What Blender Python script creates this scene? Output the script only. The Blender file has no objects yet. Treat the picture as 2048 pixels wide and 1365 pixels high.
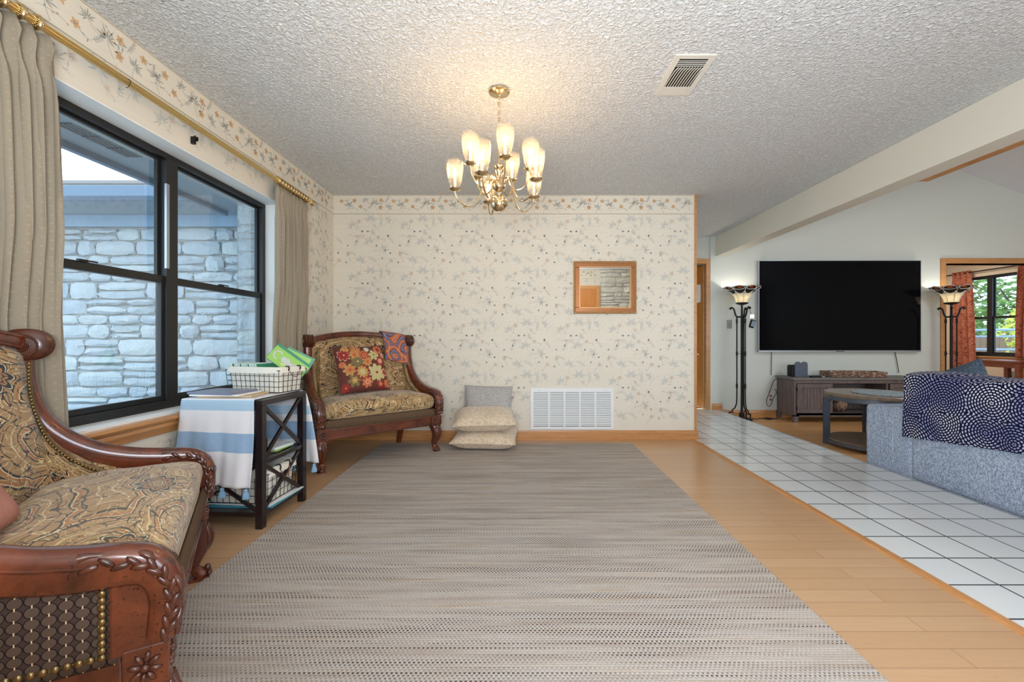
import bpy, math, random
from mathutils import Vector, Matrix
PI = math.pi
random.seed(7)
S = bpy.context.scene
COL = S.collection
# ---------------------------------------------------------------- camera
cam = bpy.data.cameras.new('camera'); co = bpy.data.objects.new('camera', cam); COL.objects.link(co)
co.location = (0, 0, 1.008); co.rotation_euler = (PI/2, 0, 0)
cam.sensor_width = 36; cam.lens = 870/2048*36; cam.shift_x = -13/2048; cam.shift_y = -5.5/2048
cam.clip_start = 0.02; cam.clip_end = 200
S.camera = co
# ---------------------------------------------------------------- world: overcast bright sky
W = bpy.data.worlds.new('sky'); S.world = W; W.use_nodes = True
bg = W.node_tree.nodes['Background']; bg.inputs[0].default_value = (0.64, 0.82, 1.0, 1); bg.inputs[1].default_value = 3.9
vs = S.view_settings
vs.view_transform = 'Standard'; vs.look = 'None'; vs.gamma = 1; vs.exposure = 0.0; vs.use_curve_mapping = False
S.cycles.use_denoising = True
S.cycles.max_bounces = 7; S.cycles.diffuse_bounces = 4; S.cycles.glossy_bounces = 3; S.cycles.transparent_max_bounces = 10
S.cycles.transmission_bounces = 3; S.cycles.caustics_reflective = False; S.cycles.caustics_refractive = False
S.cycles.sample_clamp_indirect = 6
# ---------------------------------------------------------------- large lights (daylight portals at the windows, added unseen fills)
def area(name, loc, target, sx, sy, power, color):
    l = bpy.data.lights.new(name, 'AREA'); l.shape = 'RECTANGLE'; l.size = sx; l.size_y = sy; l.energy = power; l.color = color
    o = bpy.data.objects.new(name, l); COL.objects.link(o); o.location = loc
    d = Vector(target)-Vector(loc); o.rotation_euler = d.to_track_quat('-Z', 'Y').to_euler()
    return o
def portal(name, loc, target, sx, sy):
    o = area(name, loc, target, sx, sy, 1, (1, 1, 1)); o.data.cycles.is_portal = True; return o
portal('window_daylight_portal', (-2.02, 2.46, 1.33), (0, 2.46, 1.33), 1.85, 1.45)
portal('far_window_daylight_portal', (8.14, 7.2, 1.38), (0, 7.2, 1.38), 1.48, 1.38)
area('added_living_fill', (5.4, -2.15, 1.6), (5.0, 6.0, 2.3), 3.6, 1.9, 135, (0.74, 0.88, 1.0))  # added unseen fill, brightens the television wall; no window is modelled here
area('added_rear_fill', (0.75, -0.32, 0.95), (1.3, 4.3, 0.9), 1.5, 1.0, 58, (0.62, 0.80, 1.0))  # cool fill added behind the camera for the lower papered wall
area('added_upward_fill', (-0.2, -0.2, 1.15), (0.35, 1.1, 2.44), 0.7, 0.5, 74, (0.88, 0.95, 1.0))  # unseen panel added to throw light up onto the ceiling
area('added_hall_fill', (0.6, 5.3, 2.40), (0.6, 5.3, 0), 1.2, 0.5, 18, (0.85, 0.93, 1.0))  # hidden fill added to brighten the hall, no fixture modelled
area('added_entry_fill', (1.0, 0.9, 2.40), (1.7, -0.3, 1.2), 0.4, 0.4, 26, (1.0, 0.98, 0.95))  # added out of view to brighten the rear wall in the mirror
area('added_living_top_fill', (5.3, 2.6, 3.1), (5.3, 3.0, 0), 1.2, 1.2, 50, (0.9, 0.96, 1.0))  # general fill added under the vault, without a fixture
area('added_far_room_fill', (6.9, 7.4, 2.38), (6.9, 7.4, 0), 0.8, 0.3, 16, (1.0, 0.93, 0.84))  # unseen warm fill added for the far room
# ---------------------------------------------------------------- helpers
def srgb(c):
    if isinstance(c, str):
        c = c.lstrip('#'); c = [int(c[i:i+2], 16) for i in (0, 2, 4)]
    return tuple(((x/255)/12.92 if x/255 <= .04045 else ((x/255+.055)/1.055)**2.4) for x in c)
class NT:
    def __init__(s, name):
        s.mat = bpy.data.materials.new(name); s.mat.use_nodes = True; s.t = s.mat.node_tree; s.t.nodes.clear()
        s.out = s.t.nodes.new('ShaderNodeOutputMaterial')
    def put(s, sock, v):
        if v is None: return
        if isinstance(v, bpy.types.NodeSocket): s.t.links.new(v, sock)
        elif isinstance(v, (tuple, list)):
            n = len(sock.default_value); v = list(v)+[1.0]*(n-len(v)); sock.default_value = v[:n]
        else:
            try: sock.default_value = v
            except TypeError: sock.default_value = [v]*len(sock.default_value)
    def n(s, ty, props=None, **inp):
        nd = s.t.nodes.new(ty)
        for k, v in (props or {}).items(): setattr(nd, k, v)
        for k, v in inp.items():
            key = int(k[1:]) if k[0] == 'i' and k[1:].isdigit() else k.replace('_', ' ')
            s.put(nd.inputs[key], v)
        return nd
    def m(s, op, a, b=None, c=None, clamp=False):
        nd = s.t.nodes.new('ShaderNodeMath'); nd.operation = op; nd.use_clamp = clamp
        s.put(nd.inputs[0], a); s.put(nd.inputs[1], b); s.put(nd.inputs[2], c); return nd.outputs[0]
    def vm(s, op, a, b=None, sc=None):
        nd = s.t.nodes.new('ShaderNodeVectorMath'); nd.operation = op
        s.put(nd.inputs[0], a); s.put(nd.inputs[1], b)
        if sc is not None: s.put(nd.inputs['Scale'], sc)
        return nd.outputs['Value'] if op in ('LENGTH', 'DOT_PRODUCT', 'DISTANCE') else nd.outputs[0]
    def mix(s, f, a, b, bt='MIX'):
        nd = s.t.nodes.new('ShaderNodeMix'); nd.data_type = 'RGBA'; nd.blend_type = bt
        s.put(nd.inputs[0], f); s.put(nd.inputs[6], a); s.put(nd.inputs[7], b); return nd.outputs[2]
    def ramp(s, f, stops, const=False):
        nd = s.t.nodes.new('ShaderNodeValToRGB'); r = nd.color_ramp
        if const: r.interpolation = 'CONSTANT'
        while len(r.elements) > 1: r.elements.remove(r.elements[0])
        r.elements[0].position = stops[0][0]; r.elements[0].color = (*stops[0][1], 1)
        for p, c in stops[1:]:
            e = r.elements.new(p); e.color = (*c, 1)
        s.put(nd.inputs[0], f); return nd.outputs[0]
    def co(s, kind='Object'): return s.n('ShaderNodeTexCoord').outputs[kind]
    def mp(s, v, sc=(1, 1, 1), loc=(0, 0, 0), rot=(0, 0, 0)):
        return s.n('ShaderNodeMapping', None, Vector=v, Scale=sc, Location=loc, Rotation=rot).outputs[0]
    def noise(s, v, scale, detail=2.0, rough=.5, dist=0.0):
        return s.n('ShaderNodeTexNoise', None, Vector=v, Scale=scale, Detail=detail, Roughness=rough, Distortion=dist).outputs[0]
    def sep(s, v): return s.n('ShaderNodeSeparateXYZ', None, i0=v).outputs
    def comb(s, x, y, z=0.0): return s.n('ShaderNodeCombineXYZ', None, X=x, Y=y, Z=z).outputs[0]
    def bump(s, h, strength=.3, dist=.01): return s.n('ShaderNodeBump', None, Height=h, Strength=strength, Distance=dist).outputs[0]
    def pr(s, color, rough=.5, metal=0.0, normal=None, coat=0.0, spec=.5, sheen=0.0, **kw):
        p = s.n('ShaderNodeBsdfPrincipled'); i = p.inputs
        s.put(i['Base Color'], color); s.put(i['Roughness'], rough); s.put(i['Metallic'], metal); s.put(i['Coat Weight'], coat)
        s.put(i['Specular IOR Level'], spec); s.put(i['Sheen Weight'], sheen); s.put(i['Normal'], normal)
        for k, v in kw.items(): s.put(i[k.replace('_', ' ')], v)
        s.t.links.new(p.outputs[0], s.out.inputs[0]); return s.mat
MATS = {}
def plain(name, c, rough=.6, metal=0.0, coat=0.0, spec=.5, nz=0.0, ns=30, bump=0.0, sheen=0.0):
    t = NT(name); col = srgb(c)
    o = t.co()
    f = t.noise(o, ns, 3)
    cc = t.mix(t.m('MULTIPLY', f, 1.0), [x*(1-nz) for x in col], [min(1, x*(1+nz)) for x in col]) if nz else col
    nm = t.bump(f, bump, .004) if bump else None
    return t.pr(cc, rough, metal, nm, coat, spec, sheen)
def emis(name, c, st):
    t = NT(name); e = t.n('ShaderNodeEmission', None, Color=c, Strength=st); t.t.links.new(e.outputs[0], t.out.inputs[0]); return t.mat

class MB:
    def __init__(s): s.v = []; s.f = []; s.mi = []; s.uv = []; s.M = Matrix.Identity(4)
    def add(s, vs, fs, mat=0, uvs=None):
        b = len(s.v)
        for i, p in enumerate(vs):
            s.v.append(tuple(s.M @ Vector(p))); s.uv.append(uvs[i] if uvs else None)
        for f in fs: s.f.append([b+i for i in f]); s.mi.append(mat)
        return s
    def box(s, x0, x1, y0, y1, z0, z1, mat=0, R=None):
        vs = [(x, y, z) for z in (z0, z1) for y in (y0, y1) for x in (x0, x1)]
        if R is not None: vs = [R @ Vector(p) for p in vs]
        uv = [(p[0]+p[1], p[2]) for p in vs]
        return s.add(vs, [(0, 2, 3, 1), (4, 5, 7, 6), (0, 1, 5, 4), (2, 6, 7, 3), (0, 4, 6, 2), (1, 3, 7, 5)], mat, uv)
    def bar(s, a, b, w, h, mat=0, ref=(0, 0, 1)):
        a, b = Vector(a), Vector(b); t = (b-a).normalized(); r = Vector(ref)
        if abs(t.dot(r)) > .98: r = Vector((0, 1, 0))
        x = t.cross(r).normalized()*w/2; y = x.normalized().cross(t)*h/2
        vs = [a-x-y, a+x-y, a+x+y, a-x+y, b-x-y, b+x-y, b+x+y, b-x+y]
        return s.add(vs, [(3, 2, 1, 0), (4, 5, 6, 7), (0, 1, 5, 4), (1, 2, 6, 5), (2, 3, 7, 6), (3, 0, 4, 7)], mat)
    def tube(s, path, r, n=8, mat=0, ref=None, asp=1.0, e=2.0, closed=False):
        P = [Vector(p) for p in path]; L = len(P)
        R = r if isinstance(r, (list, tuple)) else [r]*L
        A = asp if isinstance(asp, (list, tuple)) else [asp]*L
        vs = []; N = None
        uv = []; acc = 0
        for i in range(L):
            if closed: T = (P[(i+1) % L]-P[i-1]).normalized()
            else: T = (P[min(i+1, L-1)]-P[max(i-1, 0)]).normalized()
            if ref is not None:
                N = Vector(ref)-T*Vector(ref).dot(T); N.normalize()
            elif N is None:
                N = T.orthogonal().normalized()
            else:
                N = N-T*N.dot(T); N.normalize()
            B = T.cross(N)
            if i: acc += (P[i]-P[i-1]).length
            for k in range(n):
                a = 2*PI*(k+.5)/n; c, d = math.cos(a), math.sin(a)
                if e != 2.0:
                    c = math.copysign(abs(c)**(2/e), c); d = math.copysign(abs(d)**(2/e), d)
                vs.append(P[i]+N*(R[i]*A[i]*c)+B*(R[i]*d)); uv.append((acc, k/n*.2))
        fs = []
        for i in range(L if closed else L-1):
            j = (i+1) % L
            for k in range(n):
                k2 = (k+1) % n
                fs.append((i*n+k, i*n+k2, j*n+k2, j*n+k))
        if not closed: fs.append(tuple(range(n-1, -1, -1))); fs.append(tuple((L-1)*n+k for k in range(n)))
        return s.add(vs, fs, mat, uv)
    def lathe(s, prof, n=24, o=(0, 0, 0), mat=0, axis='z', cap=True, wob=None):
        vs = []; uv = []
        for i, (r, z) in enumerate(prof):
            for k in range(n):
                a = 2*PI*k/n; rr, zz = r, z
                if wob: rr, zz = wob(r, z, a, i)
                x, y = rr*math.cos(a), rr*math.sin(a)
                p = (x, y, zz) if axis == 'z' else ((zz, x, y) if axis == 'x' else (x, zz, -y))
                vs.append((p[0]+o[0], p[1]+o[1], p[2]+o[2])); uv.append((k/n, i/len(prof)))
        fs = []
        for i in range(len(prof)-1):
            for k in range(n):
                k2 = (k+1) % n; fs.append((i*n+k, i*n+k2, (i+1)*n+k2, (i+1)*n+k))
        if cap:
            L = len(prof)-1
            fs.append(tuple(range(n-1, -1, -1))); fs.append(tuple(L*n+k for k in range(n)))
        return s.add(vs, fs, mat, uv)
    def ell(s, c, r, nu=10, nv=6, mat=0, R=None):
        vs = []; fs = []
        if not isinstance(r, (list, tuple)): r = (r, r, r)
        for j in range(1, nv):
            t = PI*j/nv
            for k in range(nu):
                a = 2*PI*k/nu; vs.append(Vector((r[0]*math.sin(t)*math.cos(a), r[1]*math.sin(t)*math.sin(a), r[2]*math.cos(t))))
        top = len(vs); vs += [Vector((0, 0, r[2])), Vector((0, 0, -r[2]))]
        for j in range(nv-2):
            for k in range(nu):
                k2 = (k+1) % nu; fs.append((j*nu+k, (j+1)*nu+k, (j+1)*nu+k2, j*nu+k2))
        for k in range(nu):
            k2 = (k+1) % nu; fs.append((top, k, k2)); fs.append((top+1, (nv-2)*nu+k2, (nv-2)*nu+k))
        if R is not None: vs = [R @ p for p in vs]
        c = Vector(c); return s.add([p+c for p in vs], fs, mat)
    def grid(s, fn, nu, nv, mat=0, uvf=None, matf=None, thick=None):
        vs = []; uv = []
        for j in range(nv+1):
            for i in range(nu+1):
                vs.append(fn(i/nu, j/nv)); uv.append(uvf(i/nu, j/nv) if uvf else (i/nu, j/nv))
        b = len(s.v); s.add(vs, [], 0, uv)
        for j in range(nv):
            for i in range(nu):
                a = b+j*(nu+1)+i
                s.f.append([a, a+1, a+nu+2, a+nu+1]); s.mi.append(matf((i+.5)/nu, (j+.5)/nv) if matf else mat)
        return s
    def prism(s, pts, y0, y1, mat=0, plane='xz'):
        n = len(pts)
        def q(p, t): return {'xz': (p[0], t, p[1]), 'xy': (p[0], p[1], t), 'yz': (t, p[0], p[1])}[plane]
        vs = [q(p, y0) for p in pts]+[q(p, y1) for p in pts]
        fs = [tuple(range(n)), tuple(range(2*n-1, n-1, -1))]+[(i, n+i, n+(i+1) % n, (i+1) % n) for i in range(n)]
        return s.add(vs, fs, mat)
    def build(s, name, mats, parent=None, smooth=True, bevel=0, seg=2, angle=38, solid=0, sub=0, fixn=True):
        me = bpy.data.meshes.new(name); me.from_pydata(s.v, [], s.f)
        if not isinstance(mats, (list, tuple)): mats = [mats]
        for m_ in mats: me.materials.append(m_)
        me.polygons.foreach_set('material_index', s.mi)
        if any(u is not None for u in s.uv):
            l = me.uv_layers.new(name='uv')
            for lp in me.loops:
                u = s.uv[lp.vertex_index]
                if u: l.data[lp.index].uv = u
        if fixn:
            import bmesh
            b = bmesh.new(); b.from_mesh(me); bmesh.ops.recalc_face_normals(b, faces=b.faces); b.to_mesh(me); b.free()
        if smooth:
            me.polygons.foreach_set('use_smooth', [True]*len(me.polygons)); me.set_sharp_from_angle(angle=math.radians(angle))
        me.update()
        o = bpy.data.objects.new(name, me); COL.objects.link(o)
        if parent is not None: o.parent = parent
        if solid:
            md = o.modifiers.new('solid', 'SOLIDIFY'); md.thickness = solid; md.offset = 0
        if bevel:
            md = o.modifiers.new('bevel', 'BEVEL'); md.width = bevel; md.segments = seg; md.limit_method = 'ANGLE'; md.angle_limit = math.radians(40)
        if sub:
            md = o.modifiers.new('sub', 'SUBSURF'); md.levels = sub; md.render_levels = sub
        return o
def thing(name, label, cat, loc=(0, 0, 0), rz=0, group=None):
    o = bpy.data.objects.new(name, None); COL.objects.link(o); o.empty_display_size = .05
    o.location = loc; o.rotation_euler = (0, 0, rz); return tag(o, label, cat, group)
def tag(o, label, cat, group=None):
    o['label'] = label; o['category'] = cat
    if group: o['group'] = group
    return o
def struct(o, label=None):
    o['kind'] = 'structure'
    if label: o['label'] = label
    return o
def place(o, loc, rz=0, rx=0, ry=0):
    o.location = loc; o.rotation_euler = (rx, ry, rz); return o
def copy_tree(o, parent=None):
    c = o.copy(); COL.objects.link(c); c.parent = parent
    for ch in list(o.children): copy_tree(ch, c)
    return c
def lerp(a, b, t): return a+(b-a)*t
def interp(xs, ys, x):
    if x <= xs[0]: return ys[0]
    for i in range(1, len(xs)):
        if x <= xs[i]: return lerp(ys[i-1], ys[i], (x-xs[i-1])/(xs[i]-xs[i-1]))
    return ys[-1]
def catmull(P, k=4):
    P = [Vector(p) for p in P]; out = []
    for i in range(len(P)-1):
        p0, p1, p2, p3 = P[max(i-1, 0)], P[i], P[i+1], P[min(i+2, len(P)-1)]
        for j in range(k):
            t = j/k
            out.append(.5*((2*p1)+(p2-p0)*t+(2*p0-5*p1+4*p2-p3)*t*t+(3*p1-p0-3*p2+p3)*t**3))
    out.append(P[-1]); return out
# ---------------------------------------------------------------- materials
def m_wallpaper():
    t = NT('wallpaper_paper'); o = t.co()
    st = t.noise(t.mp(o, (3, 3, 130)), 1.0, 3)
    c = t.mix(st, srgb((222, 212, 194)), srgb((234, 226, 210)))
    return t.pr(c, .75, normal=t.bump(st, .08, .002), spec=.2)
M_PAPER = m_wallpaper()
M_SLATE = plain('print_slate', (196, 195, 188), .8, spec=.1); M_PEACH = plain('print_peach', (222, 204, 184), .8, spec=.1)
M_STEM = plain('print_stem', (198, 194, 186), .8, spec=.1)
M_SLATE2 = plain('print_border_slate', (164, 164, 156), .8, spec=.1); M_PEACH2 = plain('print_border_peach', (216, 176, 134), .8, spec=.1)
M_LINE = plain('print_border_line', (176, 160, 130), .8, spec=.1)
def m_ceiling():
    t = NT('popcorn_texture'); o = t.co()
    n1 = t.noise(o, 62, 2.5, .6, .6); n2 = t.noise(o, 24, 1)
    h = t.m('MULTIPLY', t.m('SUBTRACT', n1, .38, clamp=True), t.m('ADD', n2, .5))
    c = t.mix(t.m('MULTIPLY', h, 3.2, clamp=True), srgb((212, 211, 208)), srgb((238, 238, 238)))
    return t.pr(c, .9, normal=t.bump(h, 1.0, .022), spec=.1)
M_CEIL = m_ceiling()
M_WHITE = plain('wall_paint_warm_white', (212, 214, 206), .7, spec=.2)
M_BEAM = plain('beam_paint', (222, 217, 202), .6, spec=.3)
M_VAULT = plain('vault_paint', (222, 226, 234), .8, spec=.2)
M_CREAM = plain('far_room_paint', (232, 214, 188), .8, spec=.2)
def m_planks(name, c1, c2, c3, rowh=.083, rough=.28, coat=.25):
    t = NT(name); o = t.co()
    b = t.n('ShaderNodeTexBrick', {'offset': .37, 'offset_frequency': 2, 'squash': 1.0}, Vector=o, Color1=srgb(c1), Color2=srgb(c2), Mortar=srgb(c3),
            Scale=1.0, Mortar_Size=.0016, Mortar_Smooth=.2, Bias=0.0, Brick_Width=.86, Row_Height=rowh)
    g = t.noise(t.mp(o, (2.2, 34, 1)), 1.6, 5, .62, .8)
    k = t.noise(t.mp(o, (10, 90, 1)), 2.0, 2, .6)
    c = t.mix(t.m('MULTIPLY', g, .75), b.outputs[0], srgb([x*.86 for x in c1]), 'MIX')
    c = t.mix(t.m('MULTIPLY', t.m('GREATER_THAN', k, .68), .22), c, srgb([x*.6 for x in c1]))
    return t.pr(c, rough, normal=t.bump(b.outputs[1], -.25, .002), coat=coat, Coat_Roughness=.2)
M_OAKFLOOR = m_planks('oak_plank_floor', (208, 168, 128), (196, 154, 112), (138, 96, 62))
M_OAKFLOOR2 = m_planks('living_plank_floor', (224, 170, 112), (204, 146, 90), (130, 82, 44), .09, .35, .1)
def m_tile():
    t = NT('white_floor_tile'); o = t.co()
    b = t.n('ShaderNodeTexBrick', {'offset': 0.0, 'squash': 1.0}, Vector=t.mp(o, (1, 1, 1), (-1.958+.212*20, -1.557+.2164*20, 0)), Color1=srgb((226, 228, 226)), Color2=srgb((220, 223, 223)), Mortar=srgb((84, 84, 80)),
            Scale=1.0, Mortar_Size=.0048, Mortar_Smooth=.1, Bias=0.0, Brick_Width=.212, Row_Height=.2164)
    return t.pr(b.outputs[0], .14, normal=t.bump(b.outputs[1], -.4, .002))
M_TILE = m_tile()
def m_wood(name, c1, c2, rough=.35, sc=(1, 1, 1), coat=.2, spots=0.0):
    t = NT(name); o = t.co()
    g = t.noise(t.mp(o, sc), 3.0, 5, .6, 1.2)
    c = t.ramp(g, [(.25, srgb(c1)), (.75, srgb(c2))])
    if spots:
        k = t.noise(o, 160, 2, .5); z = t.noise(o, 7, 1)
        c = t.mix(t.m('MULTIPLY', t.m('MULTIPLY', t.m('GREATER_THAN', k, .66), t.m('GREATER_THAN', z, .53)), spots), c, srgb([x*.35 for x in c1]))
    return t.pr(c, rough, coat=coat, normal=t.bump(g, .05, .003), Coat_Roughness=.18)
M_OAKTRIM = m_wood('oak_trim', (178, 120, 66), (206, 152, 94), .4, (1.5, 1.5, 14))
M_OAKH = m_wood('oak_trim_horizontal', (172, 114, 62), (208, 150, 92), .4, (1.5, 1.5, 30))
M_OAKDOOR = m_wood('oak_door_veneer', (170, 104, 44), (200, 132, 66), .4, (14, 14, 1.4))
M_CHERRY = m_wood('carved_cherry_wood', (56, 25, 16), (128, 62, 36), .25, (2, 2, 2), .5, .8)
M_CARVE = m_wood('carved_cherry_relief', (50, 23, 15), (104, 52, 32), .3, (5, 5, 5), .5)
M_ESPRESSO = m_wood('espresso_wood', (20, 13, 16), (34, 23, 26), .3, (2, 2, 9), .3)
M_STANDW = m_wood('grey_brown_weathered_wood', (78, 66, 64), (118, 104, 100), .55, (9, 9, 1.5), 0)
M_STANDT = m_wood('grey_weathered_top', (96, 90, 88), (124, 118, 114), .5, (1.5, 9, 9), 0)
M_REDW = m_wood('red_brown_wood', (112, 52, 28), (150, 78, 44), .4, (2, 2, 9))
M_BLACKFR = plain('black_window_metal', (28, 27, 26), .45)
M_BLACK = plain('black_metal', (24, 24, 26), .4, .3)
M_IRON = plain('dark_iron', (34, 34, 36), .45, .5)
M_DARK = plain('matte_black', (16, 16, 17), .7)
M_BRASS = plain('polished_brass', (224, 200, 158), .16, 1.0)
M_BRASSD = plain('brushed_brass_rod', (214, 190, 134), .3, 1.0)
M_NAIL = plain('antique_brass_nailhead', (140, 116, 76), .3, .9)
M_PLASTW = plain('white_enamel', (236, 236, 234), .4)
M_WHITEW = plain('white_painted_reveal', (238, 237, 232), .6)
M_IVORY = plain('ivory_plastic', (220, 214, 202), .45)
M_GOLD = plain('copper_gilt_frame', (168, 112, 72), .35, .6)
M_GOLDL = plain('light_gilt_rope', (214, 168, 110), .35, .6)
M_SILVER = plain('silver_trim', (176, 180, 188), .3, .8)
t = NT('mirror_glass'); M_MIRROR = t.pr((.86, .88, .87), .01, 1.0)
t = NT('television_screen'); M_SCREEN = t.pr((.003, .003, .004), .08, spec=.08)
def m_glass(name, tint, refl=.08, haze=0.0):
    t = NT(name)
    tr = t.n('ShaderNodeBsdfTransparent', None, Color=tint); gl = t.n('ShaderNodeBsdfGlossy', None, Roughness=.02)
    fr = t.n('ShaderNodeFresnel', None, IOR=1.45)
    m1 = t.n('ShaderNodeMixShader'); t.t.links.new(t.m('MULTIPLY', fr.outputs[0], refl*10, clamp=True), m1.inputs[0])
    t.t.links.new(tr.outputs[0], m1.inputs[1]); t.t.links.new(gl.outputs[0], m1.inputs[2]); last = m1
    if haze:
        df = t.n('ShaderNodeBsdfTranslucent', None, Color=(.95, .92, .86)); m2 = t.n('ShaderNodeMixShader'); m2.inputs[0].default_value = haze
        t.t.links.new(last.outputs[0], m2.inputs[1]); t.t.links.new(df.outputs[0], m2.inputs[2]); last = m2
    t.t.links.new(last.outputs[0], t.out.inputs[0]); return t.mat
M_GLASS = m_glass('window_pane_glass', (.94, .97, .98), .028)
M_SHADE = m_glass('etched_glass_shade', (.93, .92, .9), .06, .08)
M_CUPGL = m_glass('clear_drinking_glass', (.85, .9, .9), .08, .05)
M_BULB = emis('candle_bulb', (1.0, .64, .29), 205)
M_BULB2 = emis('torchiere_bulb', (1.0, .94, .86), 130)
M_GLOW = emis('small_lit_panel', (.95, 1, 1), 1.6)

def m_rug():
    t = NT('woven_rug'); o = t.co(); x, y, z = t.sep(o)
    row = t.m('DIVIDE', y, .0105); ri = t.m('FLOOR', row); rf = t.m('FRACT', row)
    wr = t.n('ShaderNodeTexWhiteNoise', {'noise_dimensions': '1D'}, W=ri).outputs[0]
    off = t.m('ADD', t.m('MULTIPLY', t.m('MODULO', ri, 2.0), .5), t.m('MULTIPLY', wr, .22))
    wr2 = t.n('ShaderNodeTexWhiteNoise', {'noise_dimensions': '1D'}, W=t.m('ADD', t.m('MULTIPLY', ri, 1.7), 91.3)).outputs[0]
    cf = t.m('FRACT', t.m('ADD', t.m('DIVIDE', x, .0145), off))
    dx = t.m('ABSOLUTE', t.m('SUBTRACT', cf, .5)); dy = t.m('ABSOLUTE', t.m('SUBTRACT', rf, .5))
    dot = t.m('MULTIPLY', t.m('LESS_THAN', dx, .24), t.m('LESS_THAN', dy, .27))
    band = t.noise(t.comb(t.m('MULTIPLY', x, 1.5), t.m('MULTIPLY', ri, .33)), 1.0, 3, .65)
    band2 = t.noise(t.comb(t.m('MULTIPLY', x, .9), t.m('MULTIPLY', y, 5)), 1.0, 2)
    dk = t.m('MULTIPLY', t.m('SUBTRACT', t.m('ADD', t.m('MULTIPLY', band, .75), t.m('MULTIPLY', band2, .4)), .50), 5.5, clamp=True)
    hue = t.noise(t.comb(t.m('MULTIPLY', x, 1.2), t.m('MULTIPLY', ri, .21)), 1.3, 2)
    base = t.ramp(hue, [(.3, srgb((178, 163, 150))), (.55, srgb((196, 187, 178))), (.75, srgb((188, 168, 146)))])
    ridge = t.m('MULTIPLY', t.m('SINE', t.m('MULTIPLY', rf, PI)), .5)
    base = t.mix(t.m('MULTIPLY', t.m('SUBTRACT', 1.0, t.m('MULTIPLY', ridge, 2)), .35), base, srgb((140, 126, 112)))
    c = t.mix(t.m('MULTIPLY', dot, t.m('MULTIPLY', t.m('ADD', t.m('MULTIPLY', dk, 1.15), .16), t.m('ADD', t.m('MULTIPLY', wr2, .8), .35), clamp=True)), base, srgb((56, 46, 44)))
    h = t.m('SUBTRACT', ridge, t.m('MULTIPLY', dot, .4))
    thr_ = t.n('ShaderNodeTexWhiteNoise', {'noise_dimensions': '2D'}, Vector=t.comb(t.m('FLOOR', t.m('DIVIDE', x, .0048)), t.m('FLOOR', t.m('DIVIDE', y, .0035)))).outputs[0]
    c = t.mix(t.m('MULTIPLY', thr_, .22), c, srgb((112, 100, 92)))
    return t.pr(c, .95, normal=t.bump(h, .4, .004), spec=.1)
M_RUG = m_rug()

TAN, CREAM, NAVY, BROWN, RUST = [srgb(c) for c in ((168, 132, 88), (214, 194, 150), (34, 32, 38), (78, 58, 42), (172, 112, 62))]
def m_paisley(name, sc=1.0, pale=0.0):
    t = NT(name); uv = t.mp(t.co('UV'), (sc, sc, 1))
    x, y, z = t.sep(uv)
    wn = t.n('ShaderNodeTexNoise', None, Vector=uv, Scale=7.0, Detail=2.0)
    wv = t.vm('SCALE', t.vm('SUBTRACT', wn.outputs[1], (.5, .5, .5)), sc=.09)
    w = t.vm('ADD', uv, wv)
    # large paisley drops: rings around voronoi points, stretched sideways
    vo = t.n('ShaderNodeTexVoronoi', {'voronoi_dimensions': '2D', 'feature': 'F1'}, Vector=t.mp(w, (.62, 1.0, 1), rot=(0, 0, .3)), Scale=5.2)
    r = t.m('FRACT', t.m('MULTIPLY', vo.outputs[0], 2.9))
    big = t.ramp(r, [(0, TAN), (.20, CREAM), (.24, TAN), (.46, BROWN), (.50, TAN), (.70, NAVY), (.76, CREAM), (.80, RUST), (.88, TAN), (.95, NAVY)], True)
    # fine scrollwork: iso lines of distorted noise
    n1 = t.noise(w, 12, 1.5, .5, 1.6); n2 = t.noise(t.mp(w, (1, 1, 1), (3, 5, 0)), 16, 1.5, .5, 2.0)
    l1 = t.m('LESS_THAN', t.m('ABSOLUTE', t.m('SUBTRACT', n1, .5)), .011)
    l2 = t.m('LESS_THAN', t.m('ABSOLUTE', t.m('SUBTRACT', n2, .5)), .012)
    l3 = t.m('GREATER_THAN', n2, .70)
    c = t.mix(l2, big, CREAM); c = t.mix(l1, c, NAVY); c = t.mix(t.m('MULTIPLY', l3, .8), c, BROWN)
    # medallions on a staggered lattice
    P = .33; row = t.m('FLOOR', t.m('DIVIDE', y, P)); xo = t.m('ADD', t.m('DIVIDE', x, P), t.m('MULTIPLY', t.m('MODULO', t.m('ABSOLUTE', row), 2.0), .5))
    cx = t.m('MULTIPLY', t.m('SUBTRACT', t.m('FRACT', xo), .5), P); cy = t.m('MULTIPLY', t.m('SUBTRACT', t.m('FRACT', t.m('DIVIDE', y, P)), .5), P)
    rr = t.m('SQRT', t.m('ADD', t.m('MULTIPLY', cx, cx), t.m('MULTIPLY', cy, cy))); th = t.m('ARCTAN2', cy, cx)
    pet = t.m('ADD', .68, t.m('MULTIPLY', t.m('ABSOLUTE', t.m('COSINE', t.m('MULTIPLY', th, 4.0))), .32))
    q = t.m('DIVIDE', rr, t.m('MULTIPLY', pet, .062))
    med = t.ramp(q, [(0, TAN), (.10, NAVY), (.16, CREAM), (.22, NAVY), (.28, TAN), (.42, NAVY), (.50, RUST), (.60, TAN), (.66, NAVY), (.86, CREAM), (.93, NAVY)], True)
    c = t.mix(t.m('LESS_THAN', q, 1.0), c, med)
    spoke = t.m('LESS_THAN', t.m('ABSOLUTE', t.m('SINE', t.m('MULTIPLY', th, 4.0))), .14)
    c = t.mix(t.m('MULTIPLY', t.m('MULTIPLY', spoke, t.m('LESS_THAN', q, .9)), t.m('GREATER_THAN', q, .25)), c, NAVY)
    if pale: c = t.mix(pale, c, CREAM)
    f = t.noise(t.mp(uv, (900, 900, 1)), 1, 0)
    return t.pr(c, .8, normal=t.bump(f, .15, .001), spec=.2, sheen=.25)
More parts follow.
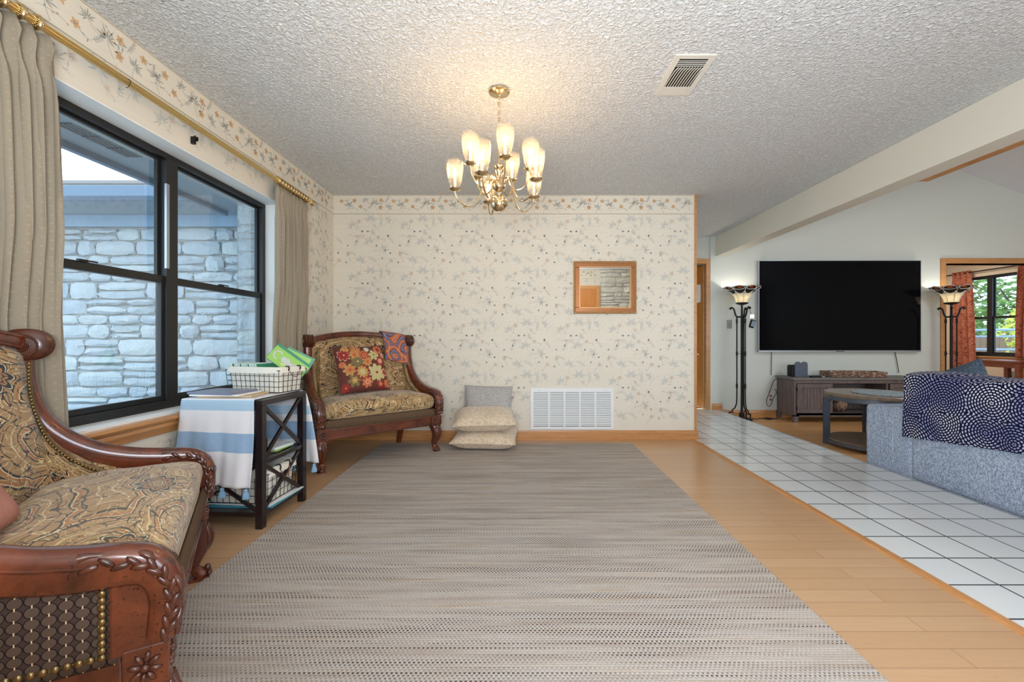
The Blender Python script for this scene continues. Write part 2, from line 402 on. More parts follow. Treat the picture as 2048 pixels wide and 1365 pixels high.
M_PAIS = m_paisley('paisley_upholstery'); M_PAIS2 = m_paisley('paisley_seat_fabric', 1.0, .08)
def m_ovals():
    t = NT('brown_oval_lattice_fabric'); x, y, z = t.sep(t.co('UV'))
    a, b = .0262, .0235
    u = t.m('SUBTRACT', t.m('FRACT', t.m('DIVIDE', x, a)), .5); v = t.m('SUBTRACT', t.m('FRACT', t.m('DIVIDE', y, b)), .5)
    r = t.m('SQRT', t.m('ADD', t.m('MULTIPLY', u, u), t.m('MULTIPLY', v, v)))
    ring = t.m('LESS_THAN', t.m('ABSOLUTE', t.m('SUBTRACT', r, .47)), .035)
    c = t.mix(t.m('LESS_THAN', r, .47), srgb((70, 52, 44)), srgb((88, 70, 58)))
    c = t.mix(ring, c, srgb((24, 18, 20)))
    d = t.m('MULTIPLY', t.m('LESS_THAN', t.m('ABSOLUTE', u), .045), t.m('GREATER_THAN', t.m('ABSOLUTE', v), .37))
    c = t.mix(d, c, srgb((206, 186, 140)))
    return t.pr(c, .75, spec=.2)
M_OVAL = m_ovals()
def m_stripe():
    t = NT('ribbed_stripe_fabric'); x, y, z = t.sep(t.co('UV'))
    s_ = t.m('ABSOLUTE', t.m('SINE', t.m('MULTIPLY', x, 300.0)))
    w = t.m('SINE', t.m('MULTIPLY', y, 900.0))
    c = t.mix(t.m('ADD', t.m('MULTIPLY', s_, .8), t.m('MULTIPLY', w, .2), clamp=True), srgb((44, 32, 26)), srgb((124, 98, 72)))
    return t.pr(c, .7, normal=t.bump(s_, .4, .003), spec=.2)
M_STRIPE = m_stripe()
def m_curtain(name, c1, c2, c3):
    t = NT(name); x, y, z = t.sep(t.co('UV'))
    rI = t.m('FLOOR', t.m('DIVIDE', y, .016)); o = t.m('MULTIPLY', t.m('MODULO', rI, 2.0), .5)
    u = t.m('SUBTRACT', t.m('FRACT', t.m('ADD', t.m('DIVIDE', x, .032), o)), .5); v = t.m('SUBTRACT', t.m('FRACT', t.m('DIVIDE', y, .016)), .5)
    d = t.m('LESS_THAN', t.m('ADD', t.m('MULTIPLY', t.m('MULTIPLY', u, u), 4.0), t.m('MULTIPLY', v, v)), .03)
    n_ = t.noise(t.co(), 90, 3)
    c = t.mix(t.m('MULTIPLY', d, .4), t.mix(n_, srgb(c1), srgb(c2)), srgb(c3))
    p = t.n('ShaderNodeBsdfPrincipled', None, Base_Color=c, Roughness=.85); tl = t.n('ShaderNodeBsdfTranslucent', None, Color=c)
    m_ = t.n('ShaderNodeMixShader'); m_.inputs[0].default_value = .32
    t.t.links.new(p.outputs[0], m_.inputs[1]); t.t.links.new(tl.outputs[0], m_.inputs[2]); t.t.links.new(m_.outputs[0], t.out.inputs[0]); return t.mat
M_CURT = m_curtain('taupe_dotted_curtain', (190, 176, 154), (176, 162, 140), (212, 202, 184))
def m_rustcurt():
    t = NT('rust_patterned_curtain'); o = t.co()
    a = t.noise(o, 22, 3, .6, 1.5)
    c = t.ramp(a, [(.3, srgb((110, 60, 44))), (.47, srgb((178, 98, 76))), (.55, srgb((202, 130, 102))), (.68, srgb((150, 100, 62)))])
    return t.pr(c, .8, spec=.2)
M_RUST = m_rustcurt()
def m_towel():
    t = NT('striped_cotton_runner'); x, y, z = t.sep(t.co('UV'))   # y = length along cloth (m)
    B1, W1, B2 = srgb((150, 186, 208)), srgb((228, 222, 222)), srgb((120, 158, 192))
    c = t.ramp(t.m('DIVIDE', y, 1.4), [(0, W1), (.125, B2), (.195, W1), (.275, B1), (.315, W1), (.70, B1), (.74, W1), (.77, B2), (.853, W1)], True)
    w = t.noise(t.mp(t.co('UV'), (60, 700, 1)), 1, 2)
    c = t.mix(t.m('MULTIPLY', w, .35), c, srgb((240, 238, 238)))
    return t.pr(c, .9, normal=t.bump(w, .3, .002), spec=.1)
M_TOWEL = m_towel()
M_TASSEL = plain('light_blue_tassel', (142, 178, 206), .9, spec=.1)
def m_throw():
    t = NT('navy_throw_with_stitched_rings'); uv = t.co('UV')
    vo = t.n('ShaderNodeTexVoronoi', {'voronoi_dimensions': '2D', 'feature': 'F1'}, Vector=uv, Scale=4.6, Randomness=.8)
    d = vo.outputs['Distance']; P = vo.outputs['Position']
    rel = t.vm('SUBTRACT', uv, P); rx, ry, _ = t.sep(rel)
    rg = t.m('MULTIPLY', d, 12.5); ri = t.m('FLOOR', rg); rf = t.m('SUBTRACT', t.m('FRACT', rg), .5)
    th = t.m('ARCTAN2', ry, rx); nseg = t.m('ADD', t.m('MULTIPLY', ri, 4.0), 5.0)
    af = t.m('SUBTRACT', t.m('FRACT', t.m('ADD', t.m('MULTIPLY', t.m('DIVIDE', th, 2*PI), nseg), t.m('MULTIPLY', ri, .37))), .5)
    dash = t.m('LESS_THAN', t.m('ADD', t.m('POWER', t.m('MULTIPLY', t.m('ABSOLUTE', rf), 4.1), 4.0), t.m('POWER', t.m('MULTIPLY', t.m('ABSOLUTE', af), 3.0), 4.0)), 1.0)
    sh = t.noise(uv, 3.5, 1)
    c = t.mix(dash, srgb((20, 22, 56)), t.mix(t.m('MULTIPLY', t.m('SUBTRACT', sh, .4), 4, clamp=True), srgb((150, 152, 188)), srgb((228, 228, 232))))
    return t.pr(c, .9, normal=t.bump(t.m('MULTIPLY', dash, 1.0), .3, .003), spec=.1)
M_THROW = m_throw()
def m_heather(name, c1, c2, sc=220):
    t = NT(name); o = t.co(); n_ = t.noise(o, sc, 2, .7); n2 = t.noise(t.mp(o, (1, 1, .5)), 150, 2, .6)
    c = t.ramp(t.m('ADD', t.m('MULTIPLY', n_, .5), t.m('MULTIPLY', n2, .5)), [(.42, srgb(c1)), (.58, srgb(c2))])
    return t.pr(c, .9, normal=t.bump(n_, .3, .003), spec=.15)
M_SOFA = m_heather('grey_blue_heather_sofa', (116, 130, 152), (190, 200, 216))
M_DKPIL = m_heather('charcoal_blue_pillow', (52, 64, 78), (100, 112, 126))
M_GPIL = m_heather('pale_grey_pillow', (150, 146, 142), (196, 192, 188), 160)
def m_brocade():
    t = NT('beige_brocade'); o = t.co(); n_ = t.noise(o, 16, 2, .5, 2.0)
    l = t.m('LESS_THAN', t.m('ABSOLUTE', t.m('SUBTRACT', n_, .5)), .05)
    c = t.mix(l, srgb((204, 180, 150)), srgb((220, 202, 178)))
    return t.pr(c, .7, normal=t.bump(t.noise(o, 14, 3), .35, .02), spec=.3, sheen=.3)
M_BROC = m_brocade()
M_PINK = plain('dusty_rose_cushion', (176, 120, 104), .8, nz=.25, ns=60)
def m_scarf():
    t = NT('blue_orange_paisley_scarf'); uv = t.co('UV')
    vo = t.n('ShaderNodeTexVoronoi', {'voronoi_dimensions': '2D'}, Vector=t.vm('ADD', uv, t.vm('SCALE', t.n('ShaderNodeTexNoise', None, Vector=uv, Scale=8.0).outputs[1], sc=.08)), Scale=7.0)
    r = t.m('FRACT', t.m('MULTIPLY', vo.outputs[0], 3.0))
    c = t.ramp(r, [(0, srgb((186, 104, 68))), (.3, srgb((214, 170, 130))), (.38, srgb((176, 92, 62))), (.6, srgb((92, 104, 140))), (.8, srgb((160, 140, 140))), (.88, srgb((60, 66, 104)))], True)
    return t.pr(c, .7, spec=.2)
M_SCARF = m_scarf()
def m_wicker():
    t = NT('woven_wicker'); o = t.co(); n_ = t.noise(t.mp(o, (40, 40, 90)), 1, 2)
    c = t.ramp(n_, [(.3, srgb((66, 42, 32))), (.5, srgb((140, 104, 84))), (.7, srgb((206, 184, 164)))])
    return t.pr(c, .7, normal=t.bump(n_, .8, .01))
M_WICKER = m_wicker()
M_LINER = plain('natural_canvas_liner', (232, 224, 208), .9, spec=.1, nz=.05)
M_COPPER = plain('copper_wire_handle', (180, 120, 90), .3, .9)
M_PAPERW = plain('white_paper', (236, 236, 234), .8); M_PAPERG = plain('grey_magazine_cover', (120, 122, 140), .35); M_PAPERT = plain('tan_envelope', (206, 178, 136), .8)
M_GREEN = plain('bright_green_cover', (140, 190, 72), .4); M_DGREEN = plain('dark_green_cover', (30, 128, 92), .4); M_TEAL = plain('pale_teal_card', (160, 214, 200), .6)
M_TEALD = plain('teal_magazine', (70, 150, 170), .4); M_LAV = plain('pale_grey_figure', (196, 196, 190), .6); M_YEL = plain('pale_yellow_print', (214, 210, 130), .6)
def m_stone(nm='limestone_block', a=(182, 190, 198), b=(204, 208, 206)):
    t = NT(nm); o = t.co(); n_ = t.noise(o, 9, 5, .6); inf = t.n('ShaderNodeNewGeometry').outputs['Random Per Island']
    c = t.mix(inf, srgb(a), srgb(b))
    c = t.mix(t.m('MULTIPLY', n_, .45), c, srgb((166, 166, 164)))
    return t.pr(c, .95, normal=t.bump(n_, .9, .04), spec=.1)
M_STONE = m_stone(); M_STONE2 = m_stone('cream_limestone_block', (208, 202, 186), (226, 220, 204)); M_MORTAR = plain('grey_mortar', (172, 172, 168), .95, nz=.1, ns=40, bump=.4)
M_FASCIA = plain('blue_grey_fascia_paint', (120, 138, 156), .6); M_SOFFIT = plain('grey_blue_soffit_paint', (150, 162, 170), .7); M_FRIEZE = plain('blue_grey_frieze_board', (150, 172, 190), .7, nz=.1, ns=6)
M_ROOF = plain('asphalt_shingle', (120, 112, 106), .9, nz=.35, ns=24)
M_GRASS = plain('pale_gravel_yard', (168, 176, 180), .95, nz=.3, ns=8)
M_LEAF = plain('tree_leaf', (104, 140, 62), .7, nz=.4, ns=3); M_BARK = plain('tree_bark', (104, 90, 76), .9); M_YLEAF = plain('yellow_green_leaf', (188, 186, 70), .7)
M_FENCE = plain('weathered_fence_board', (150, 122, 102), .9, nz=.2, ns=10); M_STEEL = plain('blue_grey_tube_gate', (140, 160, 184), .5, .3)
# ================================================================= THE ROOM SHELL
XL, YB, ZC = -1.846, 4.341, 2.44
def slab(name, x0, x1, y0, y1, z0, z1, m_):
    return struct(MB().box(x0, x1, y0, y1, z0, z1).build(name, m_, smooth=False))
slab('floor', -2.4, 1.71, -0.6, 4.5, -.12, 0, M_OAKFLOOR)
struct(MB().box(1.745, 2.82, -2.2, 6.16, -.12, .002).box(-2.2, 1.745, 4.5, 6.16, -.12, .002).build('floor_tile', M_TILE, smooth=False))
slab('floor_living', 2.82, 8.2, -2.2, 8.6, -.22, -.10, M_OAKFLOOR2)
# threshold strip and tile edge nosing
struct(MB().prism([(1.705, 0), (1.712, .010), (1.742, .010), (1.748, 0)], -0.6, 4.42).build('trim_1', M_OAKH, smooth=False), 'oak threshold strip between plank floor and white tile')
ceil = MB().box(-2.05, 2.93, -0.7, 6.2, ZC, ZC+.1); struct(ceil.build('ceiling', M_CEIL, smooth=False))
# vaulted living ceiling
v = MB(); zl, zr = 4.60, 2.62
v.add([(2.93, -2.2, zl), (8.2, -2.2, zr), (8.2, 6.2, zr), (2.93, 6.2, zl), (2.93, -2.2, zl+.1), (8.2, -2.2, zr+.1), (8.2, 6.2, zr+.1), (2.93, 6.2, zl+.1)],
      [(0, 1, 2, 3), (7, 6, 5, 4), (0, 4, 5, 1), (1, 5, 6, 2), (2, 6, 7, 3), (3, 7, 4, 0)])
struct(v.build('ceiling_vault', M_VAULT, smooth=False))
struct(MB().box(2.77, 2.93, -0.7, 6.12, 2.158, ZC).build('ceiling_beam', M_BEAM, smooth=False, bevel=.004), 'cream painted drywall beam crossing under the ceiling')
struct(MB().box(2.93, 3.0, -0.7, 3.19, 2.158, 2.19).box(2.93, 2.95, -.7, 3.19, 2.19, 4.6).build('trim_2', M_OAKTRIM, smooth=False), 'oak trim strip along far edge of the beam')
# ---- walls
def wallmesh(name, mats, boxes, extra=None, smooth=False, pos=None):
    w = MB()
    for b in boxes: w.box(*b)
    if extra: extra(w)
    return struct(w.build(name, mats, smooth=smooth, fixn=False))
CELL = .52
rnd = random.Random(11)
def leaf(w, P, x, z, a, L, wd, m_, off):
    c, s_ = math.cos(a), math.sin(a); pts = []
    for (l, q) in ((0, 0), (.25, .42), (.55, .5), (.82, .28), (1, 0), (.82, -.28), (.55, -.5), (.25, -.42)):
        lx, lz = l*L, q*wd
        pts.append(P(x+lx*c-lz*s_, z+lx*s_+lz*c, off))
    w.add(pts, [tuple(range(8))], m_)
def stem(w, P, pts, wd, m_, off):
    for i in range(len(pts)-1):
        (x0, z0), (x1, z1) = pts[i], pts[i+1]; L = math.hypot(x1-x0, z1-z0)
        if L < 1e-5: continue
        nx, nz = -(z1-z0)/L*wd/2, (x1-x0)/L*wd/2
        w.add([P(x0-nx, z0-nz, off), P(x1-nx, z1-nz, off), P(x1+nx, z1+nz, off), P(x0+nx, z0+nz, off)], [(0, 1, 2, 3)], m_)
def arc(x, z, a, L, bend, n=5):
    out = [(x, z)]
    for i in range(n):
        a += bend/n; x += L/n*math.cos(a); z += L/n*math.sin(a); out.append((x, z))
    return out, a
def motif(w, P, kind, x, z, a, s, mS, mP, mL):
    o1, o2, o3 = .0010, .0014, .0018
    if kind == 'spike':
        for k in range(9):
            b = a-1.9+k*.475; leaf(w, P, x+s*.08*math.cos(b), z+s*.08*math.sin(b), b, s*(1.0 if k % 2 else .66), s*.13, mS, o2)
        st, b = arc(x, z, a+PI+.2, s*1.5, .5); stem(w, P, st, .0021, mL, o1)
    elif kind == 'flower':
        for k in range(5): leaf(w, P, x, z, a+k*2*PI/5, s*.50, s*.30, mP, o2)
        leaf(w, P, x-s*.1, z, 0, s*.2, s*.2, mS, o3)
        st, b = arc(x, z, a+PI, s*1.6, .9); stem(w, P, st, .0021, mL, o1)
        for k in (2, 4): leaf(w, P, st[k][0], st[k][1], b+1.1-k*.7, s*.4, s*.14, mS, o2)
    elif kind == 'sprig':
        st, b = arc(x, z, a, s*1.9, .7, 6); stem(w, P, st, .0021, mL, o1)
        for k in range(1, 6):
            for sg in (1, -1): leaf(w, P, st[k][0], st[k][1], a+k*.12+sg*.95, s*.38, s*.10, mS if k % 2 else mS, o2)
        leaf(w, P, st[-1][0], st[-1][1], b, s*.4, s*.26, mP, o2)
    elif kind == 'vine':
        st, b = arc(x, z, a, s*2.6, -.8, 8); stem(w, P, st, .0014, mL, o1)
        for k in (2, 5): leaf(w, P, st[k][0], st[k][1], a+.8-k*.2, s*.36, s*.13, mS, o2)
        for k in (4, 8): leaf(w, P, st[k][0], st[k][1], b-.3, s*.3, s*.22, mP, o2)
    elif kind == 'bud':
        for k in range(3): leaf(w, P, x, z, a-.5+k*.5, s*.42, s*.2, mP if k == 1 else mS, o2)
FIELD = [('spike', .27, .46, 1.57, .062), ('spike', .09, .40, 2.2, .050), ('flower', .155, .445, .9, .050), ('sprig', .36, .385, 1.0, .050), ('spike', .44, .455, .6, .045),
         ('vine', .02, .29, .4, .055), ('bud', .185, .335, 1.3, .05), ('flower', .345, .285, 2.4, .046), ('spike', .255, .235, 1.9, .058), ('sprig', .10, .19, .7, .048), ('bud', .435, .30, .2, .05),
         ('spike', .40, .165, .4, .052), ('flower', .045, .115, 1.6, .046), ('vine', .27, .125, .7, .05), ('spike', .17, .05, 1.2, .056), ('sprig', .33, .03, 2.1, .045), ('flower', .475, .055, .5, .05), ('bud', .25, .34, 2.5, .045), ('sprig', .50, .215, 1.8, .04),
         ('bud', .05, .20, 2.6, .04), ('bud', .32, .20, .3, .045), ('vine', .40, .40, 2.4, .045), ('sprig', .22, .29, 2.7, .042), ('bud', .12, .25, -.6, .04), ('flower', .31, .40, 2.0, .034), ('bud', .47, .12, 1.9, .045), ('sprig', .13, .10, 2.3, .04), ('vine', .46, .36, 1.4, .04), ('bud', .38, .08, -.3, .04), ('bud', .02, .03, .8, .042), ('spike', .30, .34, 3.6, .036)]
BORD = [('spike', .05, .07, 1.4, .062), ('flower', .11, .12, .3, .062), ('flower', .17, .06, 2.2, .058), ('spike', .22, .12, 2.0, .050), ('sprig', .24, .04, .4, .05), ('spike', .31, .09, 1.5, .066),
        ('flower', .375, .125, 1.0, .060), ('flower', .37, .05, 4.0, .064), ('sprig', .41, .10, .6, .05), ('spike', .45, .05, .9, .056), ('flower', .50, .115, 2.9, .058), ('vine', .02, .03, .5, .055), ('vine', .28, .15, -.2, .04)]
def wallpaper(w, P, u0, u1, z0, z1, skip=lambda u, z: False, border=True, phase=0.0, bscale=1.0):
    zt = z1-(.19 if border else 0)
    for i in range(int(math.floor((u0-phase)/CELL))-1, int((u1-phase)/CELL)+2):
        for j in range(-1, int((z1-z0)/CELL)+2):
            for (k, x, z, a, s) in FIELD:
                uu = phase+i*CELL+x; zz = zt-(j+1)*CELL+z
                if uu < u0+.05 or uu > u1-.05 or zz < z0+.05 or zz > zt-.055 or skip(uu, zz): continue
                motif(w, P, k, uu, zz, a, s*1.14, 1, 2, 3)
        if border:
            for (k, x, z, a, s) in BORD:
                uu = phase+i*CELL+x; zz = zt+z+.012
                if uu < u0+.07 or uu > u1-.07 or skip(uu, zz): continue
                motif(w, P, k, uu, zz, a, s*.82, 4, 5, 4)
    if border:
        for (a_, b_) in ((zt-.003, zt+.002), (z1-.008, z1-.004)):
            w.add([P(u0, a_, .0012), P(u1, a_, .0012), P(u1, b_, .0012), P(u0, b_, .0012)], [(0, 1, 2, 3)], 6)
PM = [M_PAPER, M_SLATE, M_PEACH, M_STEM, M_SLATE2, M_PEACH2, M_LINE, M_WHITEW]
def ex_back(w):
    wallpaper(w, lambda u, z, o: (u, YB-o, z), XL, 1.755, .09, ZC, lambda u, z: (.10 < u < .97 and z < .54), phase=XL+.10)
wallmesh('wall_back', PM, [(XL-.2, 1.755, YB, YB+.13, 0, ZC)], ex_back)
# left wall with window opening
WY0, WY1, WZ0, WZ1 = 1.545, 3.382, .604, 2.05
def ex_left(w):
    w.box(XL-.17, XL-.0005, -.5, YB, 0, WZ0-.002); 
    wallpaper(w, lambda u, z, o: (XL+o, u, z), -.3, YB, .09, ZC, lambda u, z: (WY0-.06 < u < WY1+.06 and WZ0-.13 < z < WZ1+.05), phase=YB-.1-CELL*20)
wallmesh('wall_left', PM, [(XL-.17, XL, -.5, WY0, WZ0, ZC), (XL-.17, XL, WY1, YB, WZ0, ZC), (XL-.17, XL, WY0, WY1, WZ1, ZC)], ex_left)
# the thin white reveal skins of the window opening
rv = MB().box(XL-.118, XL+.0015, WY1-.006, WY1+.0, WZ0, WZ1).box(XL-.118, XL+.0015, WY0, WY0+.006, WZ0, WZ1).box(XL-.118, XL+.0015, WY0+.006, WY1-.006, WZ1-.006, WZ1).box(XL-.118, XL+.004, WY0+.006, WY1-.006, WZ0, WZ0+.012)
struct(rv.build('trim_3', M_WHITEW, smooth=False), 'white painted reveal and sill of the big window')
# oak stool moulding below window
struct(MB().prism([(XL, WZ0+.0), (XL+.045, WZ0), (XL+.052, WZ0-.012), (XL+.045, WZ0-.022), (XL+.028, WZ0-.034), (XL+.030, WZ0-.050), (XL+.018, WZ0-.072), (XL+.014, WZ0-.088), (XL, WZ0-.09)], WY0-.09, WY1+.07, plane='xz').build('trim_4', M_OAKH, smooth=False), 'oak moulding beneath the big window sill')
# ---- baseboards
def bb(name, pts, m_=M_OAKH): return None
prof = [(0, 0), (.030, 0), (.030, .012), (.018, .022), (.016, .066), (.010, .078), (.008, .09), (0, .09)]
def base_x(name, x0, x1, y, z=0, s=-1, h=1.0): struct(MB().prism([(y+s*a, z+b*h) for a, b in prof], x0, x1, plane='yz').build(name, M_OAKH, smooth=False))
def base_y(name, y0, y1, x, z=0, s=1): struct(MB().prism([(x+s*a, z+b) for a, b in prof], y0, y1, plane='xz').build(name, M_OAKH, smooth=False))
base_x('baseboard_back', XL, 1.79, YB)
base_y('baseboard_left', -.39, YB-.03, XL)
struct(MB().box(1.755, 1.775, YB-.014, YB+.145, 0, ZC).build('trim_5', M_OAKTRIM, smooth=False), 'oak corner strip at the free end of the papered wall')
# ---- rear wall behind the camera (seen in the mirror)
YR = -.39
def ex_rear(w):
    wallpaper(w, lambda u, z, o: (u, YR+o, z), XL, 1.70, .09, ZC, lambda u, z: (.55 < u < 1.75 and z < 2.13), phase=.1)
wallmesh('wall_rear', PM, [(XL-.17, 1.70, YR-.13, YR, 0, ZC)], ex_rear)
d = thing('door_1', 'oak panel door in oak casing on the wall facing the mirror', 'door', (1.15, YR, 0)); d['kind'] = 'structure'
f = MB().box(-.55, -.47, 0, .03, 0, 2.10).box(.47, .545, 0, .03, 0, 2.10).box(-.47, .47, 0, .03, 2.03, 2.10); f.build('door_frame', M_OAKTRIM, d, smooth=False, bevel=.003)
MB().box(-.468, .468, 0.001, .02, 0.01, 2.028).build('door_leaf', M_OAKDOOR, d, smooth=False)
MB().lathe([(.0, 0), (.012, 0), (.012, .03), (.028, .045), (.03, .06), (.018, .072), (0, .074)], 14, (-.40, .02, .95), axis='y').build('door_handle', M_BRASS, d)
# limestone pillar (fireplace side) right of it
def stones(w, P, u0, u1, z0, z1, r, hmin, hmax, wmin, wmax, thick=.03, g=.007, mat=0):
    z = z0
    while z < z1-.03:
        h = r.uniform(hmin, hmax)
        if z1-z < h+hmin*.7: h = z1-z
        u = u0
        while u < u1-.02:
            wd = r.uniform(wmin, wmax)*(.7+.6*(h/hmax))
            if u1-u < wd+wmin*.6: wd = u1-u
            subs = [(z, h)]
            if h > hmax*.62 and r.random() < .3:
                k = r.uniform(.4, .6); subs = [(z, h*k), (z+h*k, h*(1-k))]
            for (zz, hh) in subs:
                d_ = thick*r.uniform(.55, 1.15); n = 5; nz_ = 4
                j = [[(r.uniform(-.016, .016), r.uniform(-.013, .013), r.uniform(-.009, .009)) for _ in range(n)] for _ in range(nz_)]
                vs = []; fs = []
                for q in range(nz_):
                    for p in range(n):
                        fu, fz = p/(n-1), q/(nz_-1); e = (p in (0, n-1)) or (q in (0, nz_-1)); c = (p in (0, n-1)) and (q in (0, nz_-1))
                        uu = u+g+(wd-2*g)*fu+j[q][p][0]*(.5 if e else 1); zz2 = zz+g+(hh-2*g)*fz+j[q][p][1]*(.5 if e else 1)
                        if c: uu += (.022 if p == 0 else -.022); zz2 += (.014 if q == 0 else -.014)
                        vs.append(P(uu, zz2, d_*(.45 if e else 1)+j[q][p][2]))
                m0 = len(vs)
                for q in range(nz_):
                    for p in range(n):
                        if p in (0, n-1) or q in (0, nz_-1):
                            pass
                ring = [(p, 0) for p in range(n)]+[(n-1, q) for q in range(1, nz_)]+[(p, nz_-1) for p in range(n-2, -1, -1)]+[(0, q) for q in range(nz_-2, 0, -1)]
                for (p, q) in ring:
                    fu, fz = p/(n-1), q/(nz_-1); vs.append(P(u+g+(wd-2*g)*fu, zz+g+(hh-2*g)*fz, -.004))
                for q in range(nz_-1):
                    for p in range(n-1): fs.append((q*n+p, q*n+p+1, (q+1)*n+p+1, (q+1)*n+p))
                for i in range(len(ring)):
                    a_, b_ = ring[i], ring[(i+1) % len(ring)]
                    fs.append((m0+i, m0+(i+1) % len(ring), b_[1]*n+b_[0], a_[1]*n+a_[0]))
                w.add(vs, fs, mat)
            u += wd
        z += h
w = MB().box(1.70, 3.0, YR-.6, YR+.01, 0, ZC, 1); stones(w, lambda u, z, o: (u, YR+.01+o, z), 1.70, 2.76, 0, ZC, random.Random(5), .07, .15, .14, .4, .035)
struct(w.build('wall_stone', [M_STONE2, M_MORTAR], smooth=False), 'limestone pillar reflected in the mirror')
# ---- hall, television wall, far room
YT = 6.12
wallmesh('wall_television', M_WHITE, [(-2.2, 1.9, YT+.03, YT+.15, 0, ZC), (2.65, 2.72, YT+.03, YT+.15, 0, ZC), (1.9, 2.65, YT+.03, YT+.15, 2.06, ZC), (2.70, 6.0, YT, YT+.15, -.1, 4.75), (6.0, 7.6, YT, YT+.15, 2.06, 3.9), (7.6, 8.2, YT, YT+.15, -.1, 3.6)])
wallmesh('wall_hall', M_WHITE, [(-2.2, -2.05, 4.4, 6.2, 0, ZC)])
d = thing('door_2', 'oak door standing ajar at the end of the tiled hall', 'door', (2.64, YT+.05, 0)); d['kind'] = 'structure'
cs = MB().box(.005, .07, -.045, .01, 0, 2.13).box(-.81, -.75, -.045, .01, 0, 2.13).box(-.75, .005, -.045, .01, 2.06, 2.13).box(-.012, .004, .011, .10, 0, 2.06); cs.build('door_casing', M_OAKTRIM, d, smooth=False, bevel=.004)
lf = MB().box(-.74, -.02, 0, .036, .01, 2.045); o = lf.build('door_leaf', M_OAKDOOR, d, smooth=False, bevel=.002); place(o, (0, .02, 0), -1.12)
pn = MB().box(-.14, -.06, -.004, 0, 1.53, 1.78).build('paper_note', M_PAPERW, o, smooth=False)
wallmesh('wall_closet', M_CREAM, [(1.5, 2.8, YT+1.3, YT+1.4, 0, ZC), (1.4, 1.5, YT+.15, YT+1.4, 0, ZC), (2.8, 2.9, YT+.15, YT+1.4, -.1, ZC), (1.5, 2.8, YT+.15, YT+1.3, -.1, 0), (1.5, 2.8, YT+.15, YT+1.3, ZC, ZC+.1)])
base_x('baseboard_hall', 2.72, 2.86, YT, .0, -1, 1.0)
base_x('baseboard_television', 2.86, 5.93, YT, -.10, -1, 1.1)
o = MB().box(5.93, 6.0, YT-.02, YT+.17, -.1, 2.134).box(6.0, 7.6, YT-.02, YT+.17, 2.06, 2.134).box(7.6, 7.67, YT-.02, YT+.17, -.1, 2.134).build('trim_6', M_OAKTRIM, smooth=False, bevel=.004); struct(o, 'oak casing around the wide opening to the far room')
# far room shell
RX, RY0, RY1, RZ0, RZ1 = 8.0, 6.45, 7.95, .70, 2.08
wallmesh('wall_far_right', M_CREAM, [(RX, RX+.15, YT+.15, RY0, -.1, ZC), (RX, RX+.15, RY1, 8.6, -.1, ZC), (RX, RX+.15, RY0, RY1, -.1, RZ0), (RX, RX+.15, RY0, RY1, RZ1, ZC)])
wallmesh('wall_far_end', M_CREAM, [(2.9, 8.15, 8.5, 8.6, -.1, ZC)])
slab('ceiling_far_room', 2.9, 8.15, YT+.15, 8.6, ZC, ZC+.1, M_CREAM)
struct(MB().prism([(RX, RZ0), (RX-.04, RZ0), (RX-.04, RZ0-.02), (RX-.02, RZ0-.03), (RX-.018, RZ0-.10), (RX, RZ0-.10)], RY0-.08, RY1+.08, plane='xz').build('trim_7', M_OAKH, smooth=False), 'oak sill moulding under the far room window')
# living room enclosure (outside the picture)
wallmesh('wall_living_right', M_WHITE, [(8.0, 8.15, -2.2, YT, -.1, 3.0)])
wallmesh('wall_living_rear', M_WHITE, [(2.93, 8.15, -2.3, -2.2, -.1, 4.8), (1.70, 2.93, -2.3, -2.2, -.1, 4.8), (1.6, 1.70, -2.3, YR-.13, -.1, ZC)])
wallmesh('wall_beam_upper', M_WHITE, [(2.80, 2.929, -0.7, YT, ZC+.1, 4.75), (2.80, 2.929, -2.2, -.7, 2.3, 4.75)])
slab('ceiling_rear', 1.6, 2.93, -2.3, -.7, ZC, ZC+.1, M_WHITE)
# ================================================================= WINDOWS
def win(name, label, ax, y0, y1, z0, z1, zr, mull, inward, rail=.05):
    """window in an x=const wall; ax = room-side face of frame, inward=+1 if room is towards +x"""
    r = thing(name, label, 'window', (ax, (y0+y1)/2, z0)); r['kind'] = 'structure'
    cy = (y0+y1)/2; s = inward
    def b(m_, xa, xb, ya, yb, za, zb):
        m_.box(min(s*xa, s*xb), max(s*xa, s*xb), ya-cy, yb-cy, za-z0, zb-z0)
    f = MB(); b(f, 0, -.06, y0, y1, z0, z0+.045); b(f, 0, -.06, y0, y1, z1-.032, z1); b(f, 0, -.06, y0, y0+.035, z0+.045, z1-.032); b(f, 0, -.06, y1-.035, y1, z0+.045, z1-.032)
    b(f, .004, -.06, mull-.04, mull+.04, z0+.045, z1-.032); f.build('window_frame', M_BLACKFR, r, smooth=False, bevel=.002)
    for (a_, c_) in ((y0+.035, mull-.04), (mull+.04, y1-.035)):
        for k, (za, zb, dx) in enumerate(((z0+.045, zr+.022, -.012), (zr-.018, z1-.032, -.034))):
            q = MB(); t_ = .018
            b(q, dx, dx-.02, a_, a_+t_, za, zb); b(q, dx, dx-.02, c_-t_, c_, za, zb); b(q, dx, dx-.02, a_+t_, c_-t_, za, za+(.028 if k == 0 else .04)); b(q, dx, dx-.02, a_+t_, c_-t_, zb-(.04 if k == 0 else .014), zb)
            sash = q.build('sash', M_BLACKFR, r, smooth=False, bevel=.002)
            g = MB(); b(g, dx-.008, dx-.012, a_+t_-.003, c_-t_+.003, za+.03, zb-.025); g.build('pane', M_GLASS, sash, smooth=False)
        if inward > 0:
            l = MB(); yy = (a_+c_)/2; b(l, .0, -.014, yy-.06, yy-.02, zr+.018, zr+.03); b(l, -.002, -.01, yy-.02, yy+.03, zr+.024, zr+.03); l.build('sash_lock', M_BLACK, r, smooth=False)
    return r
